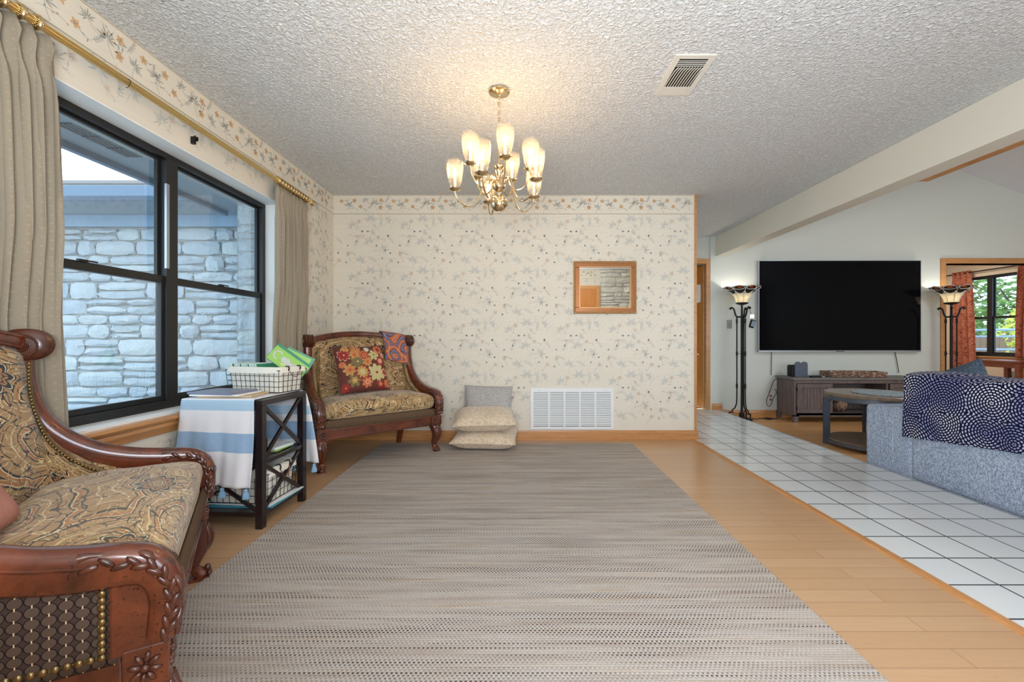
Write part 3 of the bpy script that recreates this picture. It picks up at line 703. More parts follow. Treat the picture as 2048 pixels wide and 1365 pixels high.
w1 = win('window_1', 'big black-framed window looking onto the stone wall', XL-.118, WY0+.006, WY1-.006, WZ0+.012, WZ1-.006, 1.335, 2.464, 1)
MB().box(.004, .016, -.055, -.035, .78, 1.25).build('window_rod', M_SILVER, w1, smooth=False)
win('window_2', 'black-framed window of the far room between rust curtains', RX+.05, RY0, RY1, RZ0, RZ1, 1.36, 7.43, -1)
# outside brick-mould of window 1 : stone reveal seen past the frame
w = MB().box(-2.22, XL-.171, -3, 4.54, -.5, WZ0-.03, 1); w.box(-2.22, XL-.171, WY1+.05, 4.54, WZ0-.03, 2.2, 1); w.box(-2.22, XL-.171, -3, WY0-.02, WZ0-.03, 2.2, 1); w.box(-2.22, XL-.171, WY0-.02, WY1+.05, WZ1+.03, 2.2, 1)
stones(w, lambda u, z, o: (-2.22+(u), WY1+.05-o*.6, z), 0.0, .2, WZ0, WZ1+.02, random.Random(3), .09, .16, .3, .4, .03)
struct(w.build('wall_outer_stone', [M_STONE, M_MORTAR], smooth=False), 'limestone veneer on the outside of the window wall')
# ================================================================= OUTSIDE (left)
hs = thing('neighbouring_wing', 'pale limestone house wing with shingle roof seen through big window', 'building', (-5.5, 4.6, -.5))
hs_o = Vector((-5.5, 4.6, -.5))
def rel(m_): m_.M = Matrix.Translation(-hs_o); return m_
w = rel(MB()).box(-9.5, -2.23, 4.61, 4.9, -.5, 2.18, 1); stones(w, lambda u, z, o: (u, 4.6-o, z), -9.0, -2.24, -.35, 2.17, random.Random(21), .10, .2, .16, .46, .04, .008)
w.build('stone_wall', [M_STONE, M_MORTAR], hs, smooth=True, angle=25)
rel(MB()).box(-9.5, -2.23, 4.56, 4.6, 2.18, 2.33).build('frieze_board', M_FRIEZE, hs, smooth=False)
rel(MB()).box(-9.5, -2.30, 4.10, 4.56, 2.30, 2.33).build('eave_soffit', M_SOFFIT, hs, smooth=False)
rel(MB()).prism([(4.10, 2.30), (4.08, 2.30), (4.03, 2.33), (4.02, 2.42), (4.035, 2.43), (4.10, 2.43)], -9.5, -2.76, plane='yz').build('gutter', M_FASCIA, hs, smooth=False)
rel(MB()).prism([(4.04, 2.43), (4.04, 2.45), (5.2, 2.90), (8.5, 3.95), (8.5, 2.40), (4.1, 2.40)], -9.5, -2.3, plane='yz').build('roof', M_ROOF, hs, smooth=False)
ev = MB().box(-2.73, XL-.17, -3, 4.09, 2.20, 2.23)
e = struct(ev.build('eave_soffit', M_SOFFIT, smooth=False), 'blue grey soffit above the big window')
MB().box(-2.77, -2.73, -3, 4.09, 2.16, 2.34).build('fascia_board', M_FASCIA, e, smooth=False)
MB().box(-2.73, XL-.17, -3, 4.09, 2.36, 2.40).build('roof_deck', M_ROOF, e, smooth=False)
for k in range(3):
    vm_ = MB(); y = 2.40+k*.155
    vm_.box(-2.57, -2.31, y, y+.14, 2.195, 2.199, 0)
    for q in range(9): vm_.box(-2.56+q*.0285, -2.554+q*.0285, y+.008, y+.132, 2.1935, 2.195, 1)
    vm_.build('soffit_vent', [M_DARK, M_SOFFIT], e, smooth=False)
struct(MB().box(-14, -2.0, -4, 12, -.7, -.45).build('ground_left', M_GRASS, smooth=False)); struct(MB().box(8.15, 40, -20, 40, -.7, -.45).build('ground_right', M_GRASS, smooth=False))
def foliage(w, cs, n, size, r, mat=0):
    for _ in range(n):
        c, rad = r.choice(cs); d_ = Vector((r.gauss(0, 1), r.gauss(0, 1), r.gauss(0, 1))).normalized()*rad*(r.random()**.4)
        p = Vector(c)+d_; a_ = Vector((r.gauss(0, 1), r.gauss(0, 1), r.gauss(0, 1))).normalized(); b_ = a_.orthogonal().normalized(); s_ = size*r.uniform(.6, 1.3)
        w.add([p-a_*s_, p+b_*s_*.45, p+a_*s_, p-b_*s_*.45], [(0, 1, 2, 3)], mat)
r_ = random.Random(4)
pl = thing('garden_plant', 'small green plant growing against the outside stone wall', 'plant', (-4.45, 4.4, -.45))
w = MB(); foliage(w, [((0, 0, .38), .16), ((.05, 0, .2), .14)], 130, .045, r_); w.build('foliage', M_LEAF, pl, smooth=False, fixn=False)
MB().tube([(0, 0, 0), (.01, 0, .3)], .008, 6).tube([(0, 0, 0), (.05, 0, .2)], .006, 6).build('stem', M_BARK, pl)
# ================================================================= OUTSIDE (right, beyond far window)
for (n_, lb, loc, sc, mt, sd) in (('leafy_tree', 'large green tree filling the right of the far window', (15.2, 13.0, -.45), 1.25, M_LEAF, 1), ('leafy_tree', 'thin pale tree at the left of the far window', (16.5, 15.6, -.45), .85, M_LEAF, 2), ('leafy_tree', 'yellow-green tree behind the right rust curtain', (13.6, 10.6, -.45), .7, M_YLEAF, 3)):
    tr = thing(n_, lb, 'tree', loc); r_ = random.Random(sd)
    w = MB(); foliage(w, [((r_.uniform(-1, 1)*sc, r_.uniform(-1, 1)*sc, r_.uniform(1.6, 3.2)*sc), .75*sc) for _ in range(9)], 2600 if sd == 1 else 1300, .11, r_); w.build('foliage', mt, tr, smooth=False, fixn=False)
    w = MB().tube([(0, 0, 0), (.05, 0, 1.2*sc), (0, .1, 2.4*sc)], [.13*sc, .09*sc, .04*sc], 8)
    for k in range(4): w.tube([(0, 0, 1.1*sc+k*.2), (math.cos(k*1.6)*.7*sc, math.sin(k*1.6)*.7*sc, 2.2*sc+k*.1)], [.05*sc, .02], 6)
    w.build('trunk', M_BARK, tr)
fc = thing('board_fence', 'weathered brown board fence across the yard beyond the far window', 'fence', (12.6, 12.4, -.45)); fc.rotation_euler[2] = -.15
w = MB()
for k in range(44): w.box(-4+k*.16, -3.85+k*.16, -.01, .012, .02, 1.52+.02*((k*7) % 3))
w.build('boards', M_FENCE, fc, smooth=False)
MB().box(-4, 3, .012, .05, .3, .38).box(-4, 3, .012, .05, 1.2, 1.28).build('rail', M_FENCE, fc, smooth=False)
gt = thing('tube_gate', 'blue grey tubular livestock gate in front of the board fence', 'gate', (11.15, 9.95, -.45)); gt.rotation_euler[2] = -.35; gt.scale = (1, 1, 1.24)
for k in range(5): MB().tube([(-.75, 0, .25+k*.24), (.75, 0, .25+k*.24)], .018, 8).build('rail', M_STEEL, gt)
MB().tube(catmull([(-.8, 0, 0), (-.8, 0, 1.2), (-.74, 0, 1.32), (.74, 0, 1.32), (.8, 0, 1.2), (.8, 0, 0)], 3), .022, 8).build('gate_frame', M_STEEL, gt)
# ================================================================= RUG
tag(MB().box(-1.305, 1.08, 1.10, 4.15, .0005, .009).build('area_rug', M_RUG, smooth=False, bevel=.003), 'large beige and brown flat woven rug on the oak floor', 'rug')
# ================================================================= CHANDELIER
CX, CY = -.112, 2.51
ch = thing('chandelier', 'polished brass chandelier with ten glass hurricane shades hanging by a chain', 'chandelier', (CX, CY, 1.735))
Z = 1.735
def zz(p): return [(r, z-Z) for r, z in p]
MB().lathe(zz([(0, 2.438), (.058, 2.438), (.062, 2.432), (.060, 2.424), (.045, 2.418), (.012, 2.412), (.008, 2.40), (0, 2.40)]), 28).build('canopy', M_BRASS, ch)
w = MB()
for k in range(9):
    zc = 2.385-k*.0225; pts = []
    for a in range(12):
        t_ = 2*PI*a/12; q = (.0065*math.cos(t_), .0145*math.sin(t_))
        pts.append((q[0], 0, zc-Z+q[1]) if k % 2 else (0, q[0], zc-Z+q[1]))
    w.tube(pts, .0022, 5, closed=True)
w.tube([(.004*math.sin(k*1.3), .004*math.cos(k*1.3), 2.40-Z-k*.012) for k in range(18)], .0016, 5)
w.build('chain', M_BRASS, ch)
colp = [(.001, 1.728), (.004, 1.731), (.005, 1.738)]+[(.049*math.cos(a)+.0005, 1.786+.049*math.sin(a)) for a in [(-80+i*16)*PI/180 for i in range(11)]]+[(.012, 1.842), (.010, 1.850), (.020, 1.858), (.034, 1.870), (.038, 1.886), (.034, 1.902), (.036, 1.906), (.030, 1.914), (.016, 1.920), (.012, 1.930), (.016, 1.945), (.024, 1.960), (.026, 1.972), (.020, 1.980), (.028, 1.990), (.030, 2.000), (.022, 2.008), (.010, 2.016), (.007, 2.03), (.006, 2.17), (.012, 2.176), (.010, 2.184), (.003, 2.19)]
MB().lathe(zz(colp), 28).build('column', M_BRASS, ch)
shp = [(.020, .012), (.026, .020), (.034, .040), (.041, .070), (.0465, .105), (.0485, .130), (.0475, .150), (.046, .166)]
def lamp_arm(ang, R, zc, pts):
    c, s_ = math.cos(ang), math.sin(ang)
    P = [(r*c, r*s_, zc+z-Z) for r, z in pts]
    arm = MB().tube(catmull(P, 5), .0042, 8).build('arm', M_BRASS, ch)
    o = (R*c, R*s_, zc-Z)
    MB().lathe([(0, -.006), (.010, -.008), (.024, -.002), (.036, .006), (.037, .009), (.026, .006), (.018, .008), (.016, .018), (.009, .020), (0, .020)], 20, o).build('cup', M_BRASS, arm)
    MB().lathe([(.009, .018), (.009, .075), (.006, .078), (0, .078)], 12, o).build('candle_sleeve', M_IVORY, arm)
    MB().lathe([(.0, .078), (.006, .080), (.0115, .092), (.0105, .104), (.005, .120), (0, .130)], 10, o).build('bulb', M_BULB, arm)
    MB().lathe(shp, 24, o, cap=False).build('glass_shade', M_SHADE, arm)
for k in range(5):
    lamp_arm((180+72*k)*PI/180, .255, 1.862, [(.03, .030), (.05, .062), (.078, .058), (.098, .010), (.120, -.055), (.158, -.092), (.205, -.082), (.240, -.045), (.255, -.006)])
    lamp_arm((283+72*k)*PI/180, .182, 1.973, [(.02, -.050), (.040, -.030), (.056, -.050), (.068, -.088), (.100, -.112), (.140, -.098), (.170, -.055), (.182, -.006)])
# ================================================================= CEILING VENT
vt = thing('ceiling_vent', 'small cream metal supply register in the popcorn ceiling', 'vent', (.897, 2.367, ZC))
MB().box(-.104, .104, -.181, .181, -.004, 0).box(-.104, -.074, -.181, .181, -.009, -.004).box(.074, .104, -.181, .181, -.009, -.004).box(-.074, .074, -.181, -.150, -.009, -.004).box(-.074, .074, .10, .181, -.009, -.004).build('frame', M_IVORY, vt, smooth=False, bevel=.002)
MB().box(-.074, .074, -.150, .10, -.0045, -.0042).build('backing', M_DARK, vt, smooth=False)
for k in range(4): MB().bar((-.074, -.138+k*.014, -.010), (.074, -.138+k*.014, -.010), .003, .0016, ref=(0, .5, 1)).build('slat', M_IVORY, vt, smooth=False)
for k in range(10):
    x = -.066+k*.0147; MB().tube(catmull([(x+.01, -.085, -.010), (x, -.06, -.012), (x-.004, 0, -.012), (x-.005, .10, -.010)], 3), .0024, 6).build('slat', M_IVORY, vt)
# ================================================================= MIRROR
mr = thing('framed_mirror', 'small rectangular mirror in a copper gilt rope-edged frame on the papered wall', 'mirror', (.861, YB, 1.253))
x0, x1, z0, z1 = -.312, .312, 0, .523
def frame_ring(ins0, ins1, y0, y1, m_):
    w = MB(); a, b = ins0, ins1
    for (p, q) in (((x0+a, z0+a), (x1-a, z0+b)), ((x0+a, z1-b), (x1-a, z1-a)), ((x0+a, z0+b), (x0+b, z1-b)), ((x1-b, z0+b), (x1-a, z1-b))): w.box(p[0], q[0], y0, y1, p[1], q[1])
    return w
frame_ring(.0, .062, -.018, -.002, None).build('frame', M_GOLD, mr, smooth=False, bevel=.004)
w = frame_ring(.055, .062, -.024, -.018, None)
for (ax, c0, c1, off) in (('x', x0, x1, .012), ('z', z0, z1, .012)):
    n_ = int((c1-c0)/.0155)
    for k in range(n_):
        p = c0+(k+.5)*(c1-c0)/n_
        for e in (0, 1):
            if ax == 'x': c = (p, -.020, (z0+off) if e else (z1-off)); R = Matrix.Rotation(.7, 3, 'Y')
            else: c = ((x0+off) if e else (x1-off), -.020, p); R = Matrix.Rotation(-.87, 3, 'Y')
            w.ell(c, (.0062, .008, .014), 8, 5, 0, R)
w.build('rope_moulding', M_GOLDL, mr)
MB().box(x0+.06, x1-.06, -.008, -.004, z0+.06, z1-.06).build('mirror_glass', M_MIRROR, mr, smooth=False)
# ================================================================= SWITCHES, OUTLET, REGISTER
sw = thing('switch_plate', 'papered-over light switch plate near the free end of the floral wall', 'switch', (1.592, YB-.001, 1.345))
MB().box(-.036, .036, -.006, 0, -.058, .058).build('plate', M_PAPER, sw, smooth=False, bevel=.002); MB().box(-.006, .006, -.014, -.006, -.012, .012).build('toggle', M_IVORY, sw, smooth=False)
sw = thing('switch_plate', 'grey light switch plate on white wall left of the left torchiere', 'switch', (2.965, YT-.001, 1.205))
MB().box(-.036, .036, -.006, 0, -.06, .06).build('plate', plain('grey_switch_plastic', (150, 154, 150), .4), sw, smooth=False, bevel=.002); MB().box(-.006, .006, -.014, -.006, -.012, .012).build('toggle', M_SILVER, sw, smooth=False)
ol = thing('wall_outlet', 'ivory duplex outlet low on the wall beside the television stand', 'outlet', (3.545, YT-.001, .17))
MB().box(-.036, .036, -.006, 0, -.06, .06).build('plate', M_IVORY, ol, smooth=False, bevel=.002)
M_SOCK = plain('socket_brown', (120, 100, 80), .5)
for s_ in (-1, 1): MB().box(-.016, .016, -.008, -.006, s_*.026-.014, s_*.026+.014).build('socket', M_SOCK, ol, smooth=False)
gr = thing('return_air_grille', 'large white louvered return air grille low on the papered wall', 'grille', (.534, YB-.001, .100))
g = MB().box(-.414, .414, -.012, 0, 0, .028).box(-.414, .414, -.012, 0, .378, .409).box(-.414, -.384, -.012, 0, .028, .378).box(.384, .414, -.012, 0, .028, .378)
for k in range(1, 5): xx = -.384+k*.1536; g.box(xx-.009, xx+.009, -.012, 0, .028, .378)
g.build('frame', M_PLASTW, gr, smooth=False, bevel=.002)
MB().box(-.39, .39, -.002, -.001, .02, .385).build('backing', plain('grille_shadow_grey', (96, 98, 98), .9), gr, smooth=False)
for k in range(5):
    l = MB(); a = -.384+k*.1536+(.009 if k else 0); b = -.384+(k+1)*.1536-(.009 if k < 4 else 0)
    for q in range(20):
        z = .036+q*.0176; l.add([(a, -.011, z), (b, -.011, z), (b, -.003, z+.012), (a, -.003, z+.012), (a, -.0105, z-.001), (b, -.0105, z-.001), (b, -.0025, z+.011), (a, -.0025, z+.011)], [(0, 1, 2, 3), (7, 6, 5, 4), (0, 4, 5, 1), (3, 2, 6, 7), (0, 3, 7, 4), (1, 5, 6, 2)])
    l.build('louver_panel', M_PLASTW, gr, smooth=False)
for s_ in (-1, 1): MB().ell((s_*.33, -.013, .394), (.004, .003, .004), 8, 4).build('screw', M_SILVER, gr)
# ================================================================= CURTAIN ROD AND CURTAINS (left window)
RXR, RZR = -1.775, 2.172
rod = thing('curtain_rod', 'long fluted brass curtain rod above the big window', 'curtain rod', (RXR, 2.0, RZR))
w = MB()
w.tube([(0, -2.2, 0), (0, 1.70, 0)], [.013, .013], 12)
for k in range(12):
    a = 2*PI*k/12; w.tube([(.0135*math.cos(a), -2.2, .0135*math.sin(a)), (.0135*math.cos(a), 1.70, .0135*math.sin(a))], .0022, 5)
w.build('rod', M_BRASSD, rod)
MB().lathe([(0, 0), (.017, 0), (.020, .008), (.014, .016), (.012, .022), (.022, .032), (.027, .048), (.022, .064), (.010, .074), (.008, .080), (0, .082)], 18, (0, 1.70, 0), axis='y').build('finial', M_BRASS, rod)
for y in (-1.9, 1.66): MB().box(-.07, -.008, y-.006, y+.006, -.03, -.018).box(-.071, -.066, y-.010, y+.010, -.05, .02).build('bracket', M_BRASSD, rod, smooth=False)
bk = thing('rod_bracket', 'small empty black metal bracket on wallpaper above the big window', 'bracket', (XL+.001, 2.455, 2.125)); MB().box(0, .02, -.008, .008, -.02, .02).box(.02, .03, -.012, -.006, .0, .022).box(.02, .03, .006, .012, 0, .022).build('plate', M_BLACK, bk, smooth=False)
hk = thing('curtain_hook', 'thin black wire hook hanging from the brass rod', 'hook', (RXR, 1.97, RZR)); MB().tube(catmull([(.0, 0, .0165), (.016, 0, .006), (.017, 0, -.010), (0, .004, -.026), (-.012, .008, -.020)], 3), .0014, 5).build('wire', M_BLACK, hk)
def rings(n, ya, yb, label):
    proto = None
    for k in range(n):
        y = lerp(ya, yb, k/(n-1))
        w = MB().lathe([(.0165, -.007), (.024, -.008), (.029, -.004), (.030, 0), (.029, .004), (.024, .008), (.0165, .007), (.0165, -.007)], 20, axis='y', cap=False)
        if proto is None: proto = w.build('curtain_ring', M_BRASS); o = proto
        else: o = proto.copy(); COL.objects.link(o)
        place(o, (RXR, y, RZR)); tag(o, label, 'curtain ring', label)
rings(12, 1.00, 1.60, 'fluted brass ring gathered above the near taupe curtain')
rings(12, 3.20, 3.64, 'fluted brass ring gathered above the far taupe curtain')
def curtain(name, label, y0, y1, yb0, yb1, ztop, zbot, folds, amp, xc, mat, sd, rot=None, hem=None):
    r = random.Random(sd); ph = [r.uniform(-.5, .5) for _ in range(folds+2)]; am = [r.uniform(.7, 1.25) for _ in range(folds+2)]
    H = ztop-zbot
    def fn(u, v):
        z = ztop-v*H; f = u*folds; i = int(min(f, folds-1e-6)); fr = f-i
        a = amp*lerp(am[i], am[i+1], fr); k = min(1, v*9)
        pinch = 1-.55*math.exp(-((v-.055)/.03)**2)          # pleat heading pinched below the top
        x = xc+a*pinch*math.sin(2*PI*(f+.10*math.sin(3*v+ph[i]*3)))+.006*math.sin(5*v+u*9)
        ya, ybb = lerp(y0, yb0, min(1, v*1.3)), lerp(y1, yb1, v**.8)
        y = lerp(ya, ybb, u)+a*.35*math.sin(4*PI*f+ph[i])*k
        if abs(v) < 1e-6: x = xc+a*.5*math.sin(2*PI*f)
        if rot: kk = min(1, max(0, (v-.35)/.15)); x = lerp(x, xc-.020+(x-xc)*.72, kk)
        return (x, y, z)
    Lw = abs(y1-y0)*2.4
    t_ = thing(name, label, 'curtain', (0, 0, 0)) if False else None
    m_ = MB(); m_.grid(fn, folds*10, 44, 0, lambda u, v: (u*Lw, v*H))
    o = m_.build(name, mat, solid=.004, angle=80, fixn=False); tag(o, label, 'curtain'); return o
curtain('curtain', 'near taupe dotted pleated curtain bunched at the left edge of big window', .80, 1.665, .80, 1.75, RZR-.032, .03, 16, .036, RXR, M_CURT, 3, True)
curtain('curtain', 'far taupe dotted pleated curtain bunched beside the corner settee', 3.19, 3.66, 3.17, 3.70, RZR-.032, .03, 10, .028, RXR-.004, M_CURT, 8, True)
# far room curtains and rod
o = MB().tube([(7.93, 6.2, 2.165), (7.93, 8.1, 2.165)], .010, 8).ell((7.93, 8.12, 2.165), .022, 10, 6).box(7.93, 8.0, 8.04, 8.05, 2.16, 2.17).box(7.93, 8.0, 6.30, 6.31, 2.16, 2.17).build('curtain_rod', M_IRON); tag(o, 'thin dark curtain rod above the far room window', 'curtain rod')
curtain('curtain', 'left rust patterned curtain of the far room behind the right torchiere', 7.62, 7.96, 7.54, 7.98, 2.20, -.05, 4, .030, 7.93, M_RUST, 5)
curtain('curtain', 'right rust patterned curtain of the far room at the picture edge', 6.42, 6.90, 6.42, 6.94, 2.20, .70, 5, .030, 7.93, M_RUST, 6)
# ================================================================= SETTEE (two of them)
prS = [(.50, .965), (.505, .89), (.492, .80), (.452, .705), (.385, .63), (.30, .575), (.20, .540), (.10, .521), (.03, .514), (-.015, .500), (-.042, .466), (-.050, .42), (-.045, .375), (-.040, .34)]
def xw(y): return .462-.045*max(0, y/.5)**1.2
def arm_z(y):
    ys = [p[0] for p in prS[2:9]][::-1]; zs = [p[1] for p in prS[2:9]][::-1]
    return interp(ys, zs, y)
def settee(label, loc, rz, extra=0):
    t = thing('upholstered_settee', label, 'settee', loc, rz, None); t.scale = (1.08, .96, 1)
    for s in (-1, 1):
        # arm: one carved rail sweeping from the scroll down to the front post
        P = catmull([(s*xw(y), y, z) for y, z in prS], 5)
        n_ = len(P)
        RRr = [interp([0, .1, .55, .75, .88, 1], [.036, .046, .046, .038, .034, .030], i/(n_-1)) for i in range(n_)]
        P = [Vector(p)-Vector((0, 0, RRr[i]-.030))*max(0, 1-i/(n_*.75)) for i, p in enumerate(P)]
        arm = MB().tube(P, RRr, 14, 0, ref=(1, 0, 0), asp=[.031/r_ for r_ in RRr], e=3.2)
        # moulded edge beads
        for q in (-1, 1):
            arm.tube([Vector(p)+Vector((q*.026, 0, 0))+Vector((0, 0, .012)) if i < n_-26 else Vector(p)+Vector((q*.026, -.010, .004)) for i, p in enumerate(P)], .006, 6)
        a = arm.build('arm', M_CHERRY, t, angle=60)
        # volute
        v = MB(); c = (s*(xw(.5)), .485, .985)
        v.lathe([(.0, -.040), (.030, -.040), (.048, -.036), (.056, -.028), (.050, -.018), (.057, -.008), (.052, 0), (.057, .008), (.050, .018), (.056, .028), (.048, .036), (.030, .040), (0, .040)], 26, c, axis='x', wob=lambda r, z, a_, i: (r*(1+.22*abs(math.cos(a_))**2), z))
        for q in (-1, 1):
            sp = [(c[0]+q*.042, c[1]+math.cos(k*.42)*(.006+k*.0016), c[2]+math.sin(k*.42)*(.005+k*.0014)) for k in range(26)]
            v.tube(sp, .0045, 6)
            v.ell((c[0]+q*.042, c[1], c[2]), (.008, .012, .012), 10, 6)
        v.build('scroll', M_CARVE, t, angle=60)
        # acanthus carving over the arm front
        k_ = MB()
        fr = catmull([(s*xw(y), y, z) for y, z in prS[7:]], 6)
        N = len(fr)
        for off, amp_ in ((-.020, .004), (-.007, .006), (.007, .006), (.020, .004)):
            pts = []; rr = []
            for i, p in enumerate(fr):
                tt = i/(N-1); nrm = Vector((0, -math.sin(min(1, tt*1.5)*PI/2), math.cos(min(1, tt*1.5)*PI/2)))
                pts.append(Vector(p)+Vector((off+.004*math.sin(tt*22+off*90), 0, 0))+nrm*(.027+.003*math.sin(tt*34)))
                rr.append(.0075*(.5+.5*abs(math.sin(tt*PI*7+off*60)))*(1-.2*tt)+.002)
            k_.tube(pts, rr, 6)
        for i in range(17):
            tt = i/16; ii = int(lerp(2, N-3, tt)); p = fr[ii]; tg = (Vector(fr[ii+1])-Vector(fr[ii-1])); ang = math.atan2(tg.z, tg.y)
            nrm = Vector((0, -math.sin(min(1, tt*1.5)*PI/2), math.cos(min(1, tt*1.5)*PI/2)))
            for q in (-1, 1):
                k_.ell(Vector(p)+nrm*(.016 if i % 2 else .006)+Vector((q*.031, 0, 0)), (.0055, .019, .0075), 8, 5, 0, Matrix.Rotation(ang+(.55 if i % 2 else -.35), 3, 'X'))
        k_.ell(Vector(fr[0])+Vector((0, .012, .030)), (.022, .016, .010), 10, 6)
        k_.build('acanthus_carving', M_CARVE, t, angle=70)
        # corner block with rosette, side frame, side panel
        b = MB().box(s*.435-.040, s*.435+.046 if s > 0 else s*.435+.040, -.055, .030, .235, .328) if s > 0 else MB().box(-.481, -.395, -.055, .030, .235, .328)
        blk = b.build('corner_block', M_CHERRY, t, smooth=False, bevel=.004)
        ro = MB()
        for (cc, ax) in (((s*.482, -.012, .281), 'x'), ((s*.438, -.056, .281), 'y')):
            for k in range(8):
                a_ = k*PI/4+.2
                if ax == 'x': ro.ell((cc[0], cc[1]+.019*math.cos(a_), cc[2]+.024*math.sin(a_)), (.006, .014, .0065), 8, 5, 0, Matrix.Rotation(-a_, 3, 'X').inverted())
                else: ro.ell((cc[0]+.017*math.cos(a_), cc[1], cc[2]+.024*math.sin(a_)), (.013, .005, .006), 8, 5, 0, Matrix.Rotation(-a_, 3, 'Y'))
            ro.ell(cc, (.009, .009, .009), 10, 6)
        if s > 0: ro.bar((.484, -.048, .246), (.484, .024, .246), .004, .004).bar((.484, -.048, .318), (.484, .024, .318), .004, .004).bar((.484, -.050, .246), (.484, -.050, .318), .004, .004).bar((.484, .025, .246), (.484, .025, .318), .004, .004)
        ro.build('rosette', M_CARVE, blk, angle=70)
        # side lower rail
        MB().add([(s*xo, y, z) for (xo, y, z) in ((.44, .03, .24), (.474, .03, .24), (.40, .50, .24), (.36, .50, .24), (.44, .03, .315), (.472, .03, .315), (.398, .50, .315), (.36, .50, .315))], [(0, 1, 2, 3), (4, 7, 6, 5), (0, 4, 5, 1), (1, 5, 6, 2), (2, 6, 7, 3), (3, 7, 4, 0)]).build('side_rail', M_CHERRY, t, smooth=False, bevel=.004)
        # front stile of the side
        MB().box(s*.468-.022, s*.468+.010 if s > 0 else s*.468+.022, -.045, .052, .315, .53).build('front_stile', M_CHERRY, t, smooth=False, bevel=.006) if s > 0 else MB().box(-.478, -.446, -.045, .052, .315, .53).build('front_stile', M_CHERRY, t, smooth=False, bevel=.006)
        MB().grid(lambda u, v: (s*(xw(lerp(.03, .49, u))+.008+.010*math.sin(PI*u)*math.sin(PI*v)), lerp(.03, .49, u), lerp(.30, arm_z(lerp(.03, .49, u))-.01, v)), 16, 8, 0, lambda u, v: (u*.46, v*(arm_z(lerp(.03, .49, u))-.31))).build('side_panel', M_OVAL, t, solid=.006, fixn=False)
        nh = MB(); pts = []
        def pnt(y, z): return (s*(xw(y)+.014), y, z)
        n1 = 22
        for i in range(n1+1):
            y = lerp(.064, .48, i/n1); pts.append(pnt(y, .324)); pts.append(pnt(y, arm_z(y)-.040))
        for i in range(1, 10): pts.append(pnt(.064, lerp(.324, arm_z(.064)-.040, i/10)))
        for p in pts: nh.ell(p, (.0055, .0085, .0085), 8, 6)
        g1 = [pnt(lerp(.064, .48, i/n1), .324) for i in range(n1+1)][::-1]+[pnt(.064, lerp(.324, arm_z(.064)-.040, i/10)) for i in range(1, 10)]+[pnt(lerp(.064, .48, i/n1), arm_z(lerp(.064, .48, i/n1))-.040) for i in range(n1+1)]
        nh.tube([Vector(p)-Vector((s*.003, 0, 0)) for p in g1], .0035, 5)
        nh.build('nailhead_trim', M_NAIL, t, angle=80)
        # cabriole front leg
        L = [(s*.437, -.005, .245), (s*.445, -.018, .215), (s*.452, -.032, .175), (s*.447, -.028, .130), (s*.440, -.010, .085), (s*.440, -.008, .055), (s*.446, -.028, .026), (s*.450, -.040, .012)]
        lp = catmull(L, 4); rr = [interp([0, .12, .3, .5, .68, .8, .92, 1], [.038, .043, .040, .030, .020, .021, .027, .014], i/(len(lp)-1)) for i in range(len(lp))]
        lg = MB().tube(lp, rr, 12, 0, ref=(1, 0, 0), e=2.4); lg.box(s*.448-.026, s*.448+.026, -.064, .010, 0, .012)
        leg = lg.build('front_leg', M_CHERRY, t, angle=60)
        cv = MB()
        for q in (-1, 0, 1):
            cv.tube(catmull([(s*.445+q*.018, -.055, .225), (s*.450+q*.026, -.075+abs(q)*.012, .180), (s*.447+q*.015, -.062+abs(q)*.01, .130), (s*.443, -.034, .095)], 3), [.006, .007, .008, .008, .008, .007, .006, .005, .004, .003], 6)
        cv.ell((s*.448, -.056, .040), (.012, .014, .018), 10, 6); cv.ell((s*.448, -.062, .022), (.020, .012, .012), 10, 6)
        cv.build('leg_carving', M_CARVE, leg, angle=80)
        # rear leg
        rp = [(s*.345, .46, .25), (s*.345, .475, .15), (s*.348, .51, .06), (s*.350, .535, 0)]
        MB().tube(catmull(rp, 3), [.026, .026, .025, .024, .023, .022, .021, .020, .019, .018], 8, 0, ref=(1, 0, 0), e=5).build('rear_leg', M_CHERRY, t)
    # front rail, fabric band
    fr = MB().box(-.398, .398, -.040, .0, .240, .318).tube([(-.398, -.041, .313), (.398, -.041, .313)], .007, 8).tube([(-.398, -.041, .252), (.398, -.041, .252)], .005, 8); fr.build('front_rail', M_CHERRY, t, bevel=.003)
    MB().box(-.36, .36, .47, .50, .245, .32).build('back_rail', M_CHERRY, t, smooth=False)
    MB().grid(lambda u, v: (lerp(-.428, .428, u), -.030-.020*math.sin(PI*(.1+.8*v)), lerp(.316, .385, v)), 20, 8, 0, lambda u, v: (u*.86, v*.09)).build('fabric_band', M_STRIPE, t, solid=.012, fixn=False)
    nh = MB()
    for i in range(84): nh.ell((lerp(-.42, .42, i/83), -.046, .323), (.004, .003, .004), 6, 4)
    nh.tube([(-.42, -.044, .323), (.42, -.044, .323)], .003, 5)
    nh.build('nailhead_trim', M_NAIL, t)
    MB().box(-.40, .40, -.02, .45, .32, .378).build('seat_deck', M_STRIPE, t, smooth=False, bevel=.01)
    # back shell: ruled surface below the arm / crest curve
    def top(s_):
        if s_ < 1/3 or s_ > 2/3:
            k = s_*3 if s_ < .5 else (1-s_)*3; sg = -1 if s_ < .5 else 1
            y = lerp(.10, .50, k); z = interp([0, .30, .55, .75, .90, .97, 1], [.515, .545, .59, .665, .79, .89, .975], k); return Vector((sg*(xw(y)-.014), y+.030*max(0, (k-.5)*2), z-.036*(1-max(0, (k-.8)*5)*.7)))
        q = (s_-1/3)*3*2-1; return Vector((q*.39, .50+.115*(1-q*q), .985+.055*(1-q*q)))
